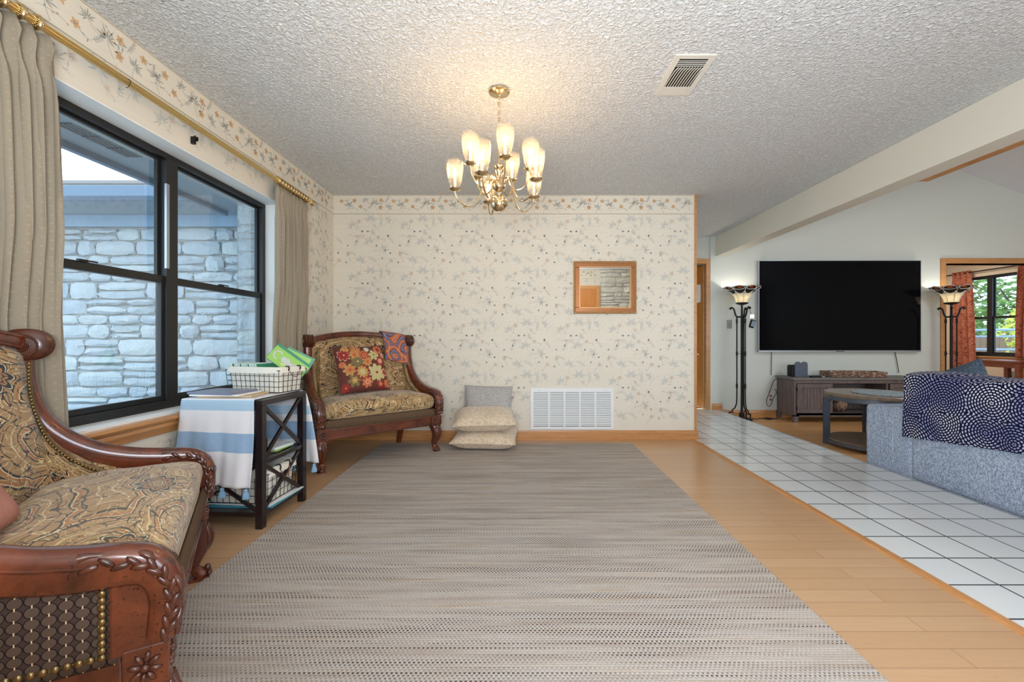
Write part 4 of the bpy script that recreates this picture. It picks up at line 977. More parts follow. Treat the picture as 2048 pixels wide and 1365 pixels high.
    def bot(s_):
        if s_ < 1/3 or s_ > 2/3:
            k = s_*3 if s_ < .5 else (1-s_)*3; sg = -1 if s_ < .5 else 1
            return Vector((sg*(.428-.06*k), lerp(.10, .41, k), .40))
        q = (s_-1/3)*3*2-1; return Vector((q*.368, .41+.055*(1-q*q), .40))
    def inner(u, v):
        a, b = top(u), bot(u); p = a.lerp(b, v)
        k = min(1, u*4, (1-u)*4); dirn = Vector((-(p.x)*1.1, -.45-.4*(1-abs(p.x)/.4), 0)).normalized()
        cr = math.exp(-((u-1/3)/.035)**2)+math.exp(-((u-2/3)/.035)**2)
        return p+dirn*((.050*math.sin(PI*min(1, .012+.988*v))**.6)*k*(1-.5*cr)+.004)
    def outer(u, v):
        a, b = top(u), bot(u); b = Vector((b.x*1.04, b.y+.06, .26)); p = a.lerp(b, v)
        return p+Vector((p.x*.03, .018, 0))
    nx = 54
    UVf = lambda u, v: (u*1.62, (1-v)*.62)
    bk_ = MB().grid(inner, nx, 16, 0, UVf); bk_.build('inside_back', M_PAIS, t, solid=.004, fixn=False, angle=80)
    MB().grid(outer, nx, 8, 0, lambda u, v: (u*1.7, (1-v)*.72)).build('outside_back', M_OVAL, t, solid=.004, fixn=False, angle=80)
    cr_ = [top(1/3+i/24/3) for i in range(25)]
    cm = MB().tube([p+Vector((0, 0, .008)) for p in cr_], .030, 12, 0, ref=(0, 0, 1), asp=.85, e=3)
    cm.tube([p+Vector((0, -.026, .024)) for p in cr_], .008, 8); cm.tube([p+Vector((0, -.028, -.012)) for p in cr_], .006, 8)
    cm.build('crest_rail', M_CHERRY, t, angle=60)
    nh = MB()
    for i in range(33, 63):
        u = .02+.96*i/95; p = inner(u, .035 if abs(u-.5) < 1/6 else .062/(top(u)-bot(u)).length)
        dirn = Vector((-p.x, -.3, 0)).normalized(); nh.ell(p+dirn*(.006 if abs(u-.5) < 1/6 else .005)+Vector((0, 0, -.018 if abs(u-.5) < 1/6 else 0)), (.006, .006, .006), 6, 5)
    nh.tube([inner(.02+.96*i/95, .06 if abs(.02+.96*i/95-.5) < 1/6 else .062/(top(.02+.96*i/95)-bot(.02+.96*i/95)).length)+Vector((0, 0, -.002)) for i in range(33, 63)], .004, 5)
    nh.build('nailhead_row', M_NAIL, t)
    for s in (-1, 1):
        nh = MB(); P = catmull([(s*xw(y), y, z) for y, z in prS[:8]], 6); L_ = []
        for i in range(3, len(P)-4):
            tg = (P[i+1]-P[i-1]); tg = Vector((0, tg.y, tg.z)).normalized(); pr2 = Vector((0, -tg.z, tg.y))
            if pr2.y-pr2.z < 0: pr2 = -pr2
            L_.append(P[i]-Vector((0, 0, .012))+pr2*(.046*(1-abs(tg.z)**2))-Vector((s*(.060+.012*abs(tg.z)), .014+.036*abs(tg.z)**2, 0)))
        L2 = [L_[0]]; acc = 0
        for a_, b_ in zip(L_, L_[1:]):
            d_ = (b_-a_).length; q_ = 0
            while acc+(d_-q_) >= .0125: q_ += .0125-acc; acc = 0; L2.append(a_.lerp(b_, q_/d_))
            acc += d_-q_
        for p in L2: nh.ell(p, (.0055, .0055, .0055), 8, 6)
        nh.tube([p+Vector((s*.008, 0, 0)) for p in L_], .006, 8)
        nh.build('nailhead_row', M_NAIL, t)
    # seat cushion
    def hw(y): return .425-.055*max(0, (y)/.43)
    def seat(u, v, top_):
        a = 2*u-1; b_ = 2*v-1
        ea, eb = math.copysign(1-(1-abs(a))**1.7, a), math.copysign(1-(1-abs(b_))**1.7, b_)
        y = .195+.225*eb; x = ea*hw(max(0, y))
        prof_ = ((1-abs(a)**7)*(1-abs(b_)**7))**.5
        crown = .042*(1-a*a)*(1-b_*b_)
        z = .450+(.055*prof_+crown if top_ else -.070*prof_)
        wr = .004*math.sin(11*a+3*b_)*math.sin(9*b_)*prof_ if top_ else 0
        return (x, y-.012, z+wr)
    sc = MB().grid(lambda u, v: seat(u, v, True), 36, 26, 0, lambda u, v: (u*.86+.04, v*.5+.02)); sc.grid(lambda u, v: seat(1-u, v, False), 36, 14, 0, lambda u, v: (u*.86+.11, v*.5+.6))
    cu = sc.build('seat_cushion', M_PAIS2, t, angle=80, fixn=True)
    for zz_ in (.480, .398):
        ring = []
        for i in range(96):
            a_ = 2*PI*i/96; c_, d_ = math.cos(a_), math.sin(a_); e_ = .16
            X = math.copysign(abs(c_)**e_, c_); Y = math.copysign(abs(d_)**e_, d_)
            y = .195+.216*Y; ring.append((X*(hw(max(0, y))-.006), y-.012, zz_))
        MB().tube(ring, .006, 6, closed=True).build('piping', M_PAIS2, cu)
    return t
settee('carved cherry settee with paisley seat in the room corner, flowered pillow on it', (-1.121, 3.58, 0), .698)
settee('carved cherry settee cropped by the left picture edge, brown oval-patterned side panel', (-1.105, 1.396, 0), 2.122)
# ================================================================= PILLOWS
def pillow_mb(w, h, t, n=20, pinch=.06, mats=(0, 0), wob=0.0, seed=1):
    r = random.Random(seed); a1, a2 = r.uniform(0, 6), r.uniform(0, 6)
    def f(u, v, s_):
        a, b = 2*u-1, 2*v-1
        px = a*(1-pinch*(1-b*b)); py = b*(1-pinch*(1-a*a))
        z = t/2*((1-a**4)*(1-b**4))**.55
        z += wob*math.sin(4*a+a1)*math.sin(5*b+a2)*(1-a*a)*(1-b*b)
        return (px*w/2, py*h/2, s_*z)
    m_ = MB(); m_.grid(lambda u, v: f(u, v, 1), n, n, mats[0], lambda u, v: (u*w, v*h)); m_.grid(lambda u, v: f(1-u, v, -1), n, n, mats[1], lambda u, v: (u*w, v*h))
    return m_, f
def rot_to(o, loc, xaxis, zaxis):
    z = Vector(zaxis).normalized(); x = Vector(xaxis); x = (x-z*x.dot(z)).normalized(); y = z.cross(x)
    M = Matrix((x, y, z)).transposed().to_4x4(); M.translation = Vector(loc); o.matrix_world = M; return o
def piping(m_w, f, w, h, mat_, parent, r=.004):
    pts = [f(i/30, 0, 1) for i in range(30)]+[f(1, i/30, 1) for i in range(30)]+[f(1-i/30, 1, 1) for i in range(30)]+[f(0, 1-i/30, 1) for i in range(30)]
    return MB().tube(pts, r, 6, closed=True).build('piping', mat_, parent)
M_MAROON = plain('maroon_tapestry', (100, 50, 40), .85, nz=.3, ns=200, bump=.2)
FC = {'o': plain('petal_orange', (200, 116, 70), .85), 'y': plain('petal_gold', (192, 148, 84), .85), 'c': plain('petal_cream', (196, 180, 128), .85), 'r': plain('petal_red', (150, 42, 38), .85), 'k': plain('petal_olive', (122, 106, 66), .85), 'p': plain('petal_pink', (220, 150, 120), .85), 'w': plain('petal_white', (206, 204, 180), .85)}
keys = list(FC)
m_, pf = pillow_mb(.44, .42, .13, 22, .05, (0, 0), .004)
fp = m_.build('flower_pillow', [M_MAROON]+[FC[k] for k in keys], angle=80); tag(fp, 'square maroon tapestry pillow with orange, red and cream flowers on the corner settee', 'pillow')
w = MB()
def flower(cx, cy, R, npet, cols, narrow=.5):
    def P(x, y, lift):
        u, v = x/.44+.5, y/.42+.5; u = min(.985, max(.015, u)); v = min(.985, max(.015, v)); p = pf(u, v, 1); return (p[0], p[1], p[2]+lift)
    for li, (ck, rr) in enumerate(cols):
        for k in range(npet):
            a = 2*PI*k/npet+cx*9; c, s_ = math.cos(a), math.sin(a); pts = []
            for (l, q) in ((.05, .0), (.3, .55), (.6, 1), (.85, .85), (1, .3), (1, -.3), (.85, -.85), (.6, -1), (.3, -.55)):
                lx, ly = l*R*rr, q*R*rr*narrow*.5*(8/npet)**.7; pts.append(P(cx+lx*c-ly*s_, cy+lx*s_+ly*c, .0018+li*.0012))
            w.add(pts, [tuple(range(len(pts)))], keys.index(ck)+1)
    for li, (ck, rr) in enumerate([(cols[-1][0], .22), ('r' if cols[0][0] in 'ocy' else 'c', .14)]):
        w.add([P(cx+R*rr*math.cos(i*PI/5), cy+R*rr*math.sin(i*PI/5), .005+li*.001) for i in range(10)], [tuple(range(10))], keys.index(ck)+1)
for a in [(-.165, .115, .055, 8, [('p', 1), ('r', .85)]), (-.055, .165, .050, 8, [('o', 1), ('y', .5)]), (-.075, .115, .045, 8, [('y', 1), ('o', .6)]), (.01, .105, .050, 8, [('o', 1), ('r', .7), ('o', .5)]), (.10, .105, .052, 6, [('c', 1), ('c', .6)]),
          (.03, .045, .045, 8, [('y', 1), ('o', .6)]), (-.06, .05, .068, 8, [('k', 1), ('k', .7)]), (-.14, -.02, .055, 7, [('y', 1), ('o', .6)]), (.155, .045, .045, 8, [('r', 1), ('p', .6)]), (-.03, -.045, .075, 10, [('r', 1), ('y', .75), ('c', .4)]),
          (.10, -.06, .085, 8, [('c', 1), ('c', .7)]), (-.11, -.115, .06, 6, [('k', 1), ('y', .5)]), (.0, -.14, .05, 7, [('o', 1), ('p', .5)]), (.18, -.06, .04, 7, [('p', 1), ('r', .6)]), (.15, .155, .045, 8, [('o', 1), ('r', .5)]), (-.185, -.17, .04, 7, [('r', 1)]),
          (.045, .165, .026, 7, [('w', 1)]), (-.14, .17, .035, 6, [('y', 1)]), (.19, -.16, .04, 8, [('o', 1)]), (.195, .10, .03, 7, [('p', 1)]), (-.19, .03, .03, 7, [('o', 1)]), (.12, -.165, .04, 7, [('r', 1), ('o', .5)])]: flower(*a)
w.build('flower_appliques', [M_MAROON]+[FC[k] for k in keys], fp, smooth=False, fixn=False)
def local(root, rz, p):
    c, s_ = math.cos(rz), math.sin(rz); return Vector((root[0]+p[0]*c-p[1]*s_, root[1]+p[0]*s_+p[1]*c, p[2]))
A0, AR = (-1.121, 3.58), .698; B0, BR = (-1.105, 1.396), 2.122
def adir(rz, p): return Vector((p[0]*math.cos(rz)-p[1]*math.sin(rz), p[0]*math.sin(rz)+p[1]*math.cos(rz), p[2]))
rot_to(fp, local(A0, AR, (-.075, .255, .745)), adir(AR, (1, 0, .05)), adir(AR, (.08, -.93, .36)))
m_, f = pillow_mb(.30, .18, .09, 16, .05); pk = m_.build('rose_pillow', M_PINK, angle=80); tag(pk, 'corner of a dusty rose pillow on the foreground settee at the picture edge', 'pillow')
rot_to(pk, local(B0, BR, (-.29, .345, .62)), adir(BR, (1, 0, 0)), adir(BR, (0, -.85, .5)))
# scarf folded over the back rail of the corner settee
def scf(u, v):
    s_ = lerp(.19, .37, u)+.012*math.sin(v*5); x = s_; q = x/.42; yc = .50+.115*(1-q*q); zc = .985+.055*(1-q*q)+.008
    # v 0..1 : front bottom -> over -> back bottom
    d_ = (v-.5)*2
    if d_ < 0:
        k = -d_
        if k < .22: a = k/.22*PI/2; y = yc-.060*math.sin(a); z = zc+.036*math.cos(a)+.004
        else: t_ = (k-.22)/.78; y = yc-.060-.085*math.sin(t_*1.5)-.004*math.sin(u*14)*t_; z = zc-.01-.21*t_-.03*u*t_
    else:
        k = d_
        if k < .22: a = k/.22*PI/2; y = yc+.034*math.sin(a); z = zc+.036*math.cos(a)+.004
        else: t_ = (k-.22)/.78; y = yc+.042+.012*t_; z = zc-.16*t_
    return (x, y, z)
sf = MB().grid(scf, 14, 40, 0, lambda u, v: (u*.2, v*.5)).build('folded_scarf', M_SCARF, solid=.008, fixn=False, angle=80); place(sf, (A0[0], A0[1], 0), AR); sf.scale = (1.08, .96, 1); tag(sf, 'blue and orange paisley scarf folded over top rail of the corner settee', 'scarf')
# floor pillows
m_, f = pillow_mb(.47, .40, .12, 20, .045, (0, 0), .006); g = m_.build('grey_pillow', M_GPIL, angle=80); piping(0, f, .47, .40, M_GPIL, g, .003)
tag(g, 'pale grey pillow leaning upright against the floral wall behind two beige pillows', 'pillow'); rot_to(g, (-.30, 4.235, .345), (1, 0, -.03), (0, -.96, .22))
MB().box(-.012, .012, -.002, .002, -.022, .022).build('fabric_tag', M_DARK, g, smooth=False, bevel=.001).location = (.232, -.06, .004)
for i, (lb, loc, w_, h_, t_, tilt) in enumerate((('bottom beige brocade pillow lying on the floor of the two-pillow stack', (-.305, 4.03, .104), .58, .46, .165, .0), ('top beige brocade pillow lying upon another on the floor', (-.31, 4.02, .268), .56, .46, .175, .02))):
    m_, f = pillow_mb(w_, h_, t_, 20, .05, (0, 0), .012, i+3); p = m_.build('beige_pillow', M_BROC, angle=80); piping(0, f, w_, h_, M_BROC, p, .005); tag(p, lb, 'pillow')
    rot_to(p, loc, (1, .1 if i else -.06, -.05 if i else .04), (0, -.10, 1))
# ================================================================= SIDE TABLE
tb = thing('side_table', 'small dark espresso two-shelf table with X sides beside the big window', 'side table', (-1.560, 2.515, 0), -.06)
W2, D2 = .205, .195
MB().box(-W2-.018, W2+.018, -D2-.018, D2+.018, .650, .680).build('table_top', M_ESPRESSO, tb, smooth=False, bevel=.003)
for x in (-1, 1):
    for y in (-1, 1): MB().box(x*W2-.019, x*W2+.019, y*D2-.019, y*D2+.019, 0, .650).build('leg', M_ESPRESSO, tb, smooth=False, bevel=.002)
for z in (.355, .085): MB().box(-W2-.012, W2+.012, -D2-.012, D2+.012, z-.022, z).build('shelf', M_ESPRESSO, tb, smooth=False, bevel=.002)
for (z0, z1) in ((.362, .645), (.09, .330)):
    for s_ in (-1, 1):
        MB().bar((s_*W2, -D2+.02, z0), (s_*W2, D2-.02, z1), .012, .022).bar((s_*W2, D2-.02, z0), (s_*W2, -D2+.02, z1), .011, .021).build('cross_brace', M_ESPRESSO, tb, smooth=False)
        if s_ < 0: MB().bar((-W2+.02, s_*D2, z0), (W2-.02, s_*D2, z1), .012, .022, ref=(0, 1, 0)).bar((W2-.02, s_*D2, z0), (-W2+.02, s_*D2, z1), .011, .021, ref=(0, 1, 0)).build('cross_brace', M_ESPRESSO, tb, smooth=False)
TBR = -.06
def tl(p): return local((-1.560, 2.515), TBR, p)
# runner over table
LEN = [.445, .44, .46]   # near drop, top, far drop
def run(u, v):
    s_ = v*sum(LEN); x = lerp(-.215, .185, u)
    fx = .010*math.sin(u*17+1)+.006*math.sin(u*31)
    if s_ < LEN[0]:
        k = (LEN[0]-s_)/LEN[0]; y = -D2-.026-.030*k-fx*k; z = .684-k*LEN[0]+.0; z = z+(u-.5)*.03*k*-1; x += .012*math.sin(k*3+1)*k+(-.03*k if u < .5 else .0)
    elif s_ < LEN[0]+LEN[1]:
        k = (s_-LEN[0])/LEN[1]; y = lerp(-D2-.026, D2+.026, k); z = .685
    else:
        k = (s_-LEN[0]-LEN[1])/LEN[2]; y = D2+.026+.030*k+fx*k; z = .684-k*LEN[2]; x += .02+.085*k**.6*u
    return (x, y, z)
rn = MB().grid(run, 40, 90, 0, lambda u, v: (u*.4, v*sum(LEN))).build('table_runner', M_TOWEL, solid=.004, fixn=False, angle=80); place(rn, (-1.560, 2.515, 0), TBR); tag(rn, 'blue and white striped cotton runner with tassels draped over the dark side table', 'table runner')
for v_ in (0, 1):
    for u in (.04, .34, .64, .94):
        p = Vector(run(u, v_)); q = MB().ell((p.x, p.y, p.z-.014), (.011, .011, .010), 8, 6)
        for k in range(12):
            a = k*PI/6; q.tube([(p.x+.004*math.cos(a), p.y+.004*math.sin(a), p.z-.016), (p.x+.012*math.cos(a), p.y+.012*math.sin(a), p.z-.036), (p.x+.014*math.cos(a), p.y+.014*math.sin(a), p.z-.056)], .0036, 5)
        q.build('tassel', M_TASSEL, rn)
# baskets
def basket(label, loc, rz, w, d, h, nx=11, ny=6, nz_=4, flare=.012):
    t = thing('wire_basket', label, 'basket', loc, rz)
    g = MB(); r = .0016
    def c(x, y, z): k = 1+flare*z/h/(w/2); return (x*k, y*(1+flare*z/h/(d/2)), z+.004)
    for j in range(nz_+1):
        z = h*.88*j/nz_; g.tube([c(-w/2, -d/2, z), c(w/2, -d/2, z), c(w/2, d/2, z), c(-w/2, d/2, z)], r*(1.5 if j in (0, nz_) else 1), 5, closed=True)
    for i in range(nx+1):
        x = -w/2+w*i/nx
        for y in (-d/2, d/2): g.tube([c(x, y, 0), c(x, y, h*.88)], r, 5)
        g.tube([c(x, -d/2, 0), c(x, d/2, 0)], r, 5)
    for i in range(1, ny):
        y = -d/2+d*i/ny
        for x in (-w/2, w/2): g.tube([c(x, y, 0), c(x, y, h*.88)], r, 5)
    g.build('wire_frame', M_BLACK, t)
    e = .006
    def lin(u, v):   # u round, v up (outer skin then folded over the rim and inside)
        a = 2*PI*u; X = math.copysign(abs(math.cos(a))**.22, math.cos(a)); Y = math.copysign(abs(math.sin(a))**.22, math.sin(a))
        if v < .45: z = h*.98*v/.45; o = -e-.003*abs(math.sin(u*40))
        elif v < .55: z = h*(.98+.035*math.sin((v-.45)/.1*PI)); o = lerp(-e, -e-.006, (v-.45)/.1)
        else: z = h*.98*(1-(v-.55)/.45)+.006; o = -e-.008
        k = z/h
        return (X*(w/2+flare*k+o), Y*(d/2+flare*k+o), z+.003)
    l = MB().grid(lin, 60, 20); l.box(-w/2+.01, w/2-.01, -d/2+.01, d/2-.01, .004, .008)
    def flap(u, v):
        a = 2*PI*u; X = math.copysign(abs(math.cos(a))**.22, math.cos(a)); Y = math.copysign(abs(math.sin(a))**.22, math.sin(a)); z = h*(1.02-.20*v-.03*abs(math.sin(u*19))*v)
        return (X*(w/2+flare+.004+.003*v), Y*(d/2+flare+.004+.003*v), z)
    l.grid(flap, 60, 4); l.build('liner', M_LINER, t, fixn=False, angle=60)
    for s_ in (-1, 1):
        hd = MB()
        for y in (-.045, .045): hd.tube(catmull([(s_*(w/2+.006), y, h*.84), (s_*(w/2+.022), y, h*.95), (s_*(w/2+.016), y, h*1.06), (s_*(w/2-.010), y, h*1.02)], 3), .0042, 6)
        hd.build('handle_clip', M_BLACK, t)
        MB().tube(catmull([(s_*(w/2+.018), -.045, h*.93), (s_*(w/2+.026), -.025, h*.70), (s_*(w/2+.027), .0, h*.62), (s_*(w/2+.026), .025, h*.70), (s_*(w/2+.018), .045, h*.93)], 4), .0022, 6).build('handle', M_COPPER, t)
    return t
UB = (-1.535, 2.655); UR = -.25
basket('black wire basket full of green cards standing on the side table', (*UB, .6885), UR, .36, .20, .145)
LB = (-1.548, 2.525); LR = -.06
mg = MB().box(-.19, .215, -.155, .155, 0, .006).build('magazine', M_TEALD, smooth=False); place(mg, (LB[0]+.0, LB[1], .0852), LR+.02); tag(mg, 'teal magazine sticking out beneath the lower wire basket', 'magazine')
mg = MB().box(-.185, .20, -.15, .165, 0, .004).build('magazine', M_PAPERW, smooth=False); place(mg, (LB[0]+.010, LB[1]+.01, .0915), LR-.05); tag(mg, 'white magazine directly under lower wire basket on the bottom shelf', 'magazine')
basket('empty canvas-lined black wire basket on the bottom shelf of the side table', (*LB, .0958), LR, .36, .26, .185, 10, 7, 4)
# cards and books in upper basket
def inb(p): return local(UB, UR, p)
r_ = random.Random(12); cols_ = [M_PAPERW, M_TEAL, M_PAPERW, M_DGREEN, M_PAPERW, M_TEAL]
lbs = 'greeting card filed upright among the cards in the wire basket on the table'
for k in range(22):
    x = -.155+k*.0098
    o = MB().box(-.0012, .0012, -.078, .078, 0, .142).build('greeting_card', cols_[k % 6], smooth=False); p = inb((x, r_.uniform(-.004, .004), .722))
    place(o, p, UR, 0, -.38+r_.uniform(-.02, .02)); tag(o, lbs, 'card', 'cards filed in the upper wire basket')
bk1 = thing('green_booklet', 'lime green booklet with white cover print leaning out of the table basket', 'booklet', inb((.030, -.035, .775)), UR)
c_ = MB().box(0, .235, -.004, .004, 0, .115).build('cover', M_DGREEN, bk1, smooth=False)
MB().box(.003, .232, -.0055, -.004, .003, .098).build('front_panel', M_GREEN, bk1, smooth=False)
pr_ = MB()
cp = [(.045+.024*math.cos(a), -.0062, .055+.024*math.sin(a)) for a in [(50+i*26)*PI/180 for i in range(10)]]; pr_.tube(cp, .0045, 6, ref=(0, 1, 0), asp=.2)
pr_.build('cover_letter', M_LAV, bk1); fg = MB()
for (x, z, a, b) in ((.085, .052, .014, .018), (.108, .050, .018, .022), (.135, .045, .016, .016), (.155, .050, .012, .018), (.175, .045, .013, .014), (.195, .048, .012, .015)): fg.ell((x, -.0060, z), (a, .0010, b), 12, 6)
fg.build('cover_figure', M_LAV, bk1); fg = MB()
for x in (.10, .13, .16, .19, .21): fg.ell((x, -.0058, .022+.004*math.sin(x*90)), (.014, .0008, .008), 10, 6)
fg.build('cover_script', M_YEL, bk1)
bk1.rotation_euler = (-.25, .68, .38); bk1.location = inb((.015, -.03, .892))
bk2 = MB().box(0, .17, -.003, .003, 0, .11).build('green_booklet', [M_GREEN], smooth=False); MB().box(0, .17, -.0035, -.003, .10, .112).box(.155, .172, -.0036, -.003, 0, .112).build('spine_border', M_DGREEN, bk2, smooth=False)
bk2.location = inb((.045, .045, .86)); bk2.rotation_euler = (-.15, .5, .35); tag(bk2, 'plain light green booklet standing behind the lime booklet in the basket', 'booklet')
bk3 = MB().box(-.001, .001, -.07, .07, 0, .16).build('white_booklet', M_TEAL, smooth=False); place(bk3, inb((.070, 0, .70)), UR, 0, -.75); tag(bk3, 'pale teal booklet lying slanted under the lime booklet in the basket', 'booklet')
# magazines on the table top
mgs = [('grey glossy magazine on top of the pile at near end of side table', M_PAPERG, (-.075, -.10, .7060), .26, .20, .012, -.10), ('white magazine in the middle of the pile on the side table', M_PAPERW, (-.06, -.095, .6975), .27, .20, .008, .02), ('tan large envelope at the bottom of the pile on the side table', M_PAPERT, (-.02, -.085, .6885), .28, .19, .0085, .12)]
for lb, mt, p, a, b, h_, rz in mgs:
    o = MB().box(-a/2, a/2, -b/2, b/2, 0, h_).build('magazine', mt, smooth=False, bevel=.001); place(o, tl(p), TBR+rz); tag(o, lb, 'magazine')
# middle shelf
cb = MB().box(-.07, .07, -.05, .05, 0, .10).build('camera_pouch', M_DARK, smooth=False, bevel=.02, seg=3); place(cb, tl((.085, -.10, .3555)), TBR); tag(cb, 'black zip pouch on the middle shelf of the side table', 'pouch')
MB().tube(catmull([(-.05, -.051, .05), (0, -.056, .07), (.05, -.051, .05)], 4), .004, 6).build('strap', M_BLACK, cb)
for i, (lb, mt, p, rz) in enumerate((('tan folder at the bottom of the papers on the middle shelf', M_PAPERT, (.06, .06, .3555), .1), ('green-edged sheet between papers on the middle shelf', M_GREEN, (.075, .055, .3615), .0), ('white papers on top of the middle shelf pile', M_PAPERW, (.07, .07, .3665), -.12))):
    o = MB().box(-.11, .11, -.08, .08, 0, .004 if i < 2 else .014).build('paper_stack', mt, smooth=False); place(o, tl(p), TBR+rz); tag(o, lb, 'paper')
pp = MB()
for k in range(5): pp.box(-.10+k*.012, .0+k*.016, -.06, .06, k*.0035, k*.0035+.002)
# ================================================================= TELEVISION AND STAND
tv = thing('television', 'very large black flat screen television mounted on the white wall', 'television', (4.478, YT, .82))
tx, tz = 1.125, 1.268
MB().box(-tx, tx, -.060, -.025, 0, tz).build('housing', M_BLACK, tv, smooth=False, bevel=.003)
MB().box(-tx+.006, tx-.006, -.0615, -.060, .022, tz-.006).build('screen', M_SCREEN, tv, smooth=False)
MB().box(-tx-.001, tx+.001, -.063, -.024, -.002, .018).box(-tx-.004, -tx, -.061, -.024, .0, tz).box(tx, tx+.004, -.061, -.024, .0, tz).box(-tx, tx, -.061, -.024, tz, tz+.004).build('trim_edge', M_SILVER, tv, smooth=False)
MB().box(-.35, .35, -.026, -.001, .35, .85).build('wall_mount', M_DARK, tv, smooth=False)
MB().box(-.06, .06, -.066, -.063, .002, .010).build('logo_bar', M_DARK, tv, smooth=False)
for (x, nm, pts) in ((-.93, 'l', [(0, 0), (.0, -.13), (-.004, -.33)]), (.80, 'r', [(0, 0), (.03, -.14), (.055, -.30)])):
    c = MB().tube(catmull([(x+a, -.02, b) for a, b in pts], 4), .0045, 6).build('cable', M_DARK, tv)
st = thing('television_stand', 'grey-brown wooden television stand with two panelled doors and open middle', 'cabinet', (4.475, 5.90, -.10))
hw_, dd, HH = .865, .20, .59
MB().box(-hw_-.02, hw_+.02, -dd-.02, dd-.01, HH-.028, HH).build('top', M_STANDT, st, smooth=False, bevel=.003)
b = MB().box(-hw_, -hw_+.03, -dd, dd-.02, .08, HH-.028).box(hw_-.03, hw_, -dd, dd-.02, .08, HH-.028).box(-.38, -.35, -dd+.01, dd-.02, .1, HH-.03).box(.35, .38, -dd+.01, dd-.02, .1, HH-.03).box(-hw_+.03, hw_-.03, dd-.04, dd-.02, .1, HH-.03)
b.box(-hw_+.03, hw_-.03, -dd, dd-.04, .095, .125).box(-hw_+.03, hw_-.03, -dd, -dd+.02, HH-.075, HH-.028).box(-hw_+.03, hw_-.03, -dd, -dd+.02, .08, .125)
b.box(-.35, .35, -dd+.03, dd-.04, .33, .345).build('body', M_STANDW, st, smooth=False, bevel=.002)
for sx in (-1, 1):
    for sy in (-1, 1): MB().prism([(sx*hw_, 0), (sx*(hw_-.05), 0), (sx*(hw_-.07), .10), (sx*hw_, .10)], sy*(dd-.02)-.02, sy*(dd-.02)+.02).build('leg', M_STANDW, st, smooth=False)
for s_ in (-1, 1):
    a, b_ = sorted((s_*.385, s_*(hw_-.035))); z0, z1 = .13, HH-.08
    dr = MB().box(a, a+.05, -dd-.014, -dd+.006, z0, z1).box(b_-.05, b_, -dd-.014, -dd+.006, z0, z1).box(a+.05, b_-.05, -dd-.014, -dd+.006, z0, z0+.05).box(a+.05, b_-.05, -dd-.014, -dd+.006, z1-.05, z1)
    n_ = 8
    for k in range(n_): q0 = lerp(a+.05, b_-.05, k/n_); q1 = lerp(a+.05, b_-.05, (k+1)/n_); dr.box(q0+.0012, q1-.0012, -dd-.002, -dd+.004, z0+.05, z1-.05)
    door = dr.build('door', M_STANDW, st, smooth=False, bevel=.001)
    hx = b_-.025 if s_ < 0 else a+.025
    MB().tube(catmull([(hx, -dd-.014, .37), (hx, -dd-.034, .365), (hx, -dd-.040, .33), (hx, -dd-.034, .295), (hx, -dd-.014, .29)], 3), .005, 8).box(hx-.006, hx+.006, -dd-.017, -dd-.014, .22, .44).build('handle', M_BLACK, door)
    for z in (.19, .44):
        xx = a-.006 if s_ < 0 else b_-.004; MB().box(xx, xx+.010, -dd-.016, -dd-.002, z-.025, z+.025).build('hinge', M_BLACK, door, smooth=False)
ZS = -.10+HH
bs = thing('wicker_ball', 'tan wicker ball basket inside open middle of television stand', 'basket', (4.32, 5.84, .165-.10)); 
w = MB().ell((0, 0, .078), (.085, .085, .085), 20, 12)
for k in range(9): a = k*PI/9; w.tube([(.086*math.sin(t_)*math.cos(a), .086*math.sin(t_)*math.sin(a), .078+.086*math.cos(t_)) for t_ in [2*PI*i/24 for i in range(24)]], .004, 5, closed=True)
w.build('weave', M_WICKER, bs); bs.location = (4.32, 5.86, -.10+.1255+.01)
ty = thing('wicker_tray', 'low woven wicker tray on the television stand', 'tray', (4.50, 5.86, ZS+.001), -.12)
w = MB(); r_ = random.Random(2)
w.box(-.33, .33, -.12, .12, 0, .008)
for (xa, ya, xb, yb_) in ((-.34, -.13, .34, -.13), (.34, -.13, .34, .13), (.34, .13, -.34, .13), (-.34, .13, -.34, -.13)):
    n_ = 34 if xa != xb else 13
    for k in range(n_):
        for q in range(3): w.ell((lerp(xa, xb, (k+.5*(q % 2)+.25)/n_), lerp(ya, yb_, (k+.5*(q % 2)+.25)/n_), .014+q*.019), (.012, .009, .011), 6, 4)
w.tube([(-.34, -.13, .066), (.34, -.13, .066), (.34, .13, .066), (-.34, .13, .066)], .008, 6, closed=True); w.build('weave', M_WICKER, ty)
for i, (lb, p, s_) in enumerate((('white round sea shell at the near edge of wicker tray', (4.47, 5.80, ZS+.045), .030), ('small white pointed shell at left end of wicker tray', (4.24, 5.90, ZS+.050), .022), ('pale flat shell in the middle right of wicker tray', (4.62, 5.84, ZS+.040), .022))):
    o = MB().lathe([(0, -s_), (s_*.8, -s_*.9), (s_, -s_*.3), (s_*.8, s_*.3), (s_*.35, s_*.9), (0, s_*1.3)], 12, wob=lambda r, z, a, i_: (r*(1+.1*math.sin(a*5)), z)).build('sea_shell', M_LINER); place(o, p); tag(o, lb, 'shell')
rt = thing('media_box', 'slate box with two-lobed front panel at left end of television stand', 'box', (3.80, 5.86, ZS+.001))
MB().box(-.115, .0, .0, .12, 0, .155).build('body', M_DARK, rt, smooth=False, bevel=.02, seg=3)
pts = [(-.085, 0), (.085, 0), (.085, .16)]+[(.0425+.0425*math.cos(a), .16+.0425*math.sin(a)) for a in [i*PI/8 for i in range(1, 8)]]+[(0, .145)]+[(-.0425+.0425*math.cos(a), .16+.0425*math.sin(a)) for a in [i*PI/8 for i in range(1, 8)]]+[(-.085, .16)]
MB().prism(pts, -.018, -.004).build('front_panel', plain('slate_plastic', (84, 92, 106), .5), rt, smooth=False)
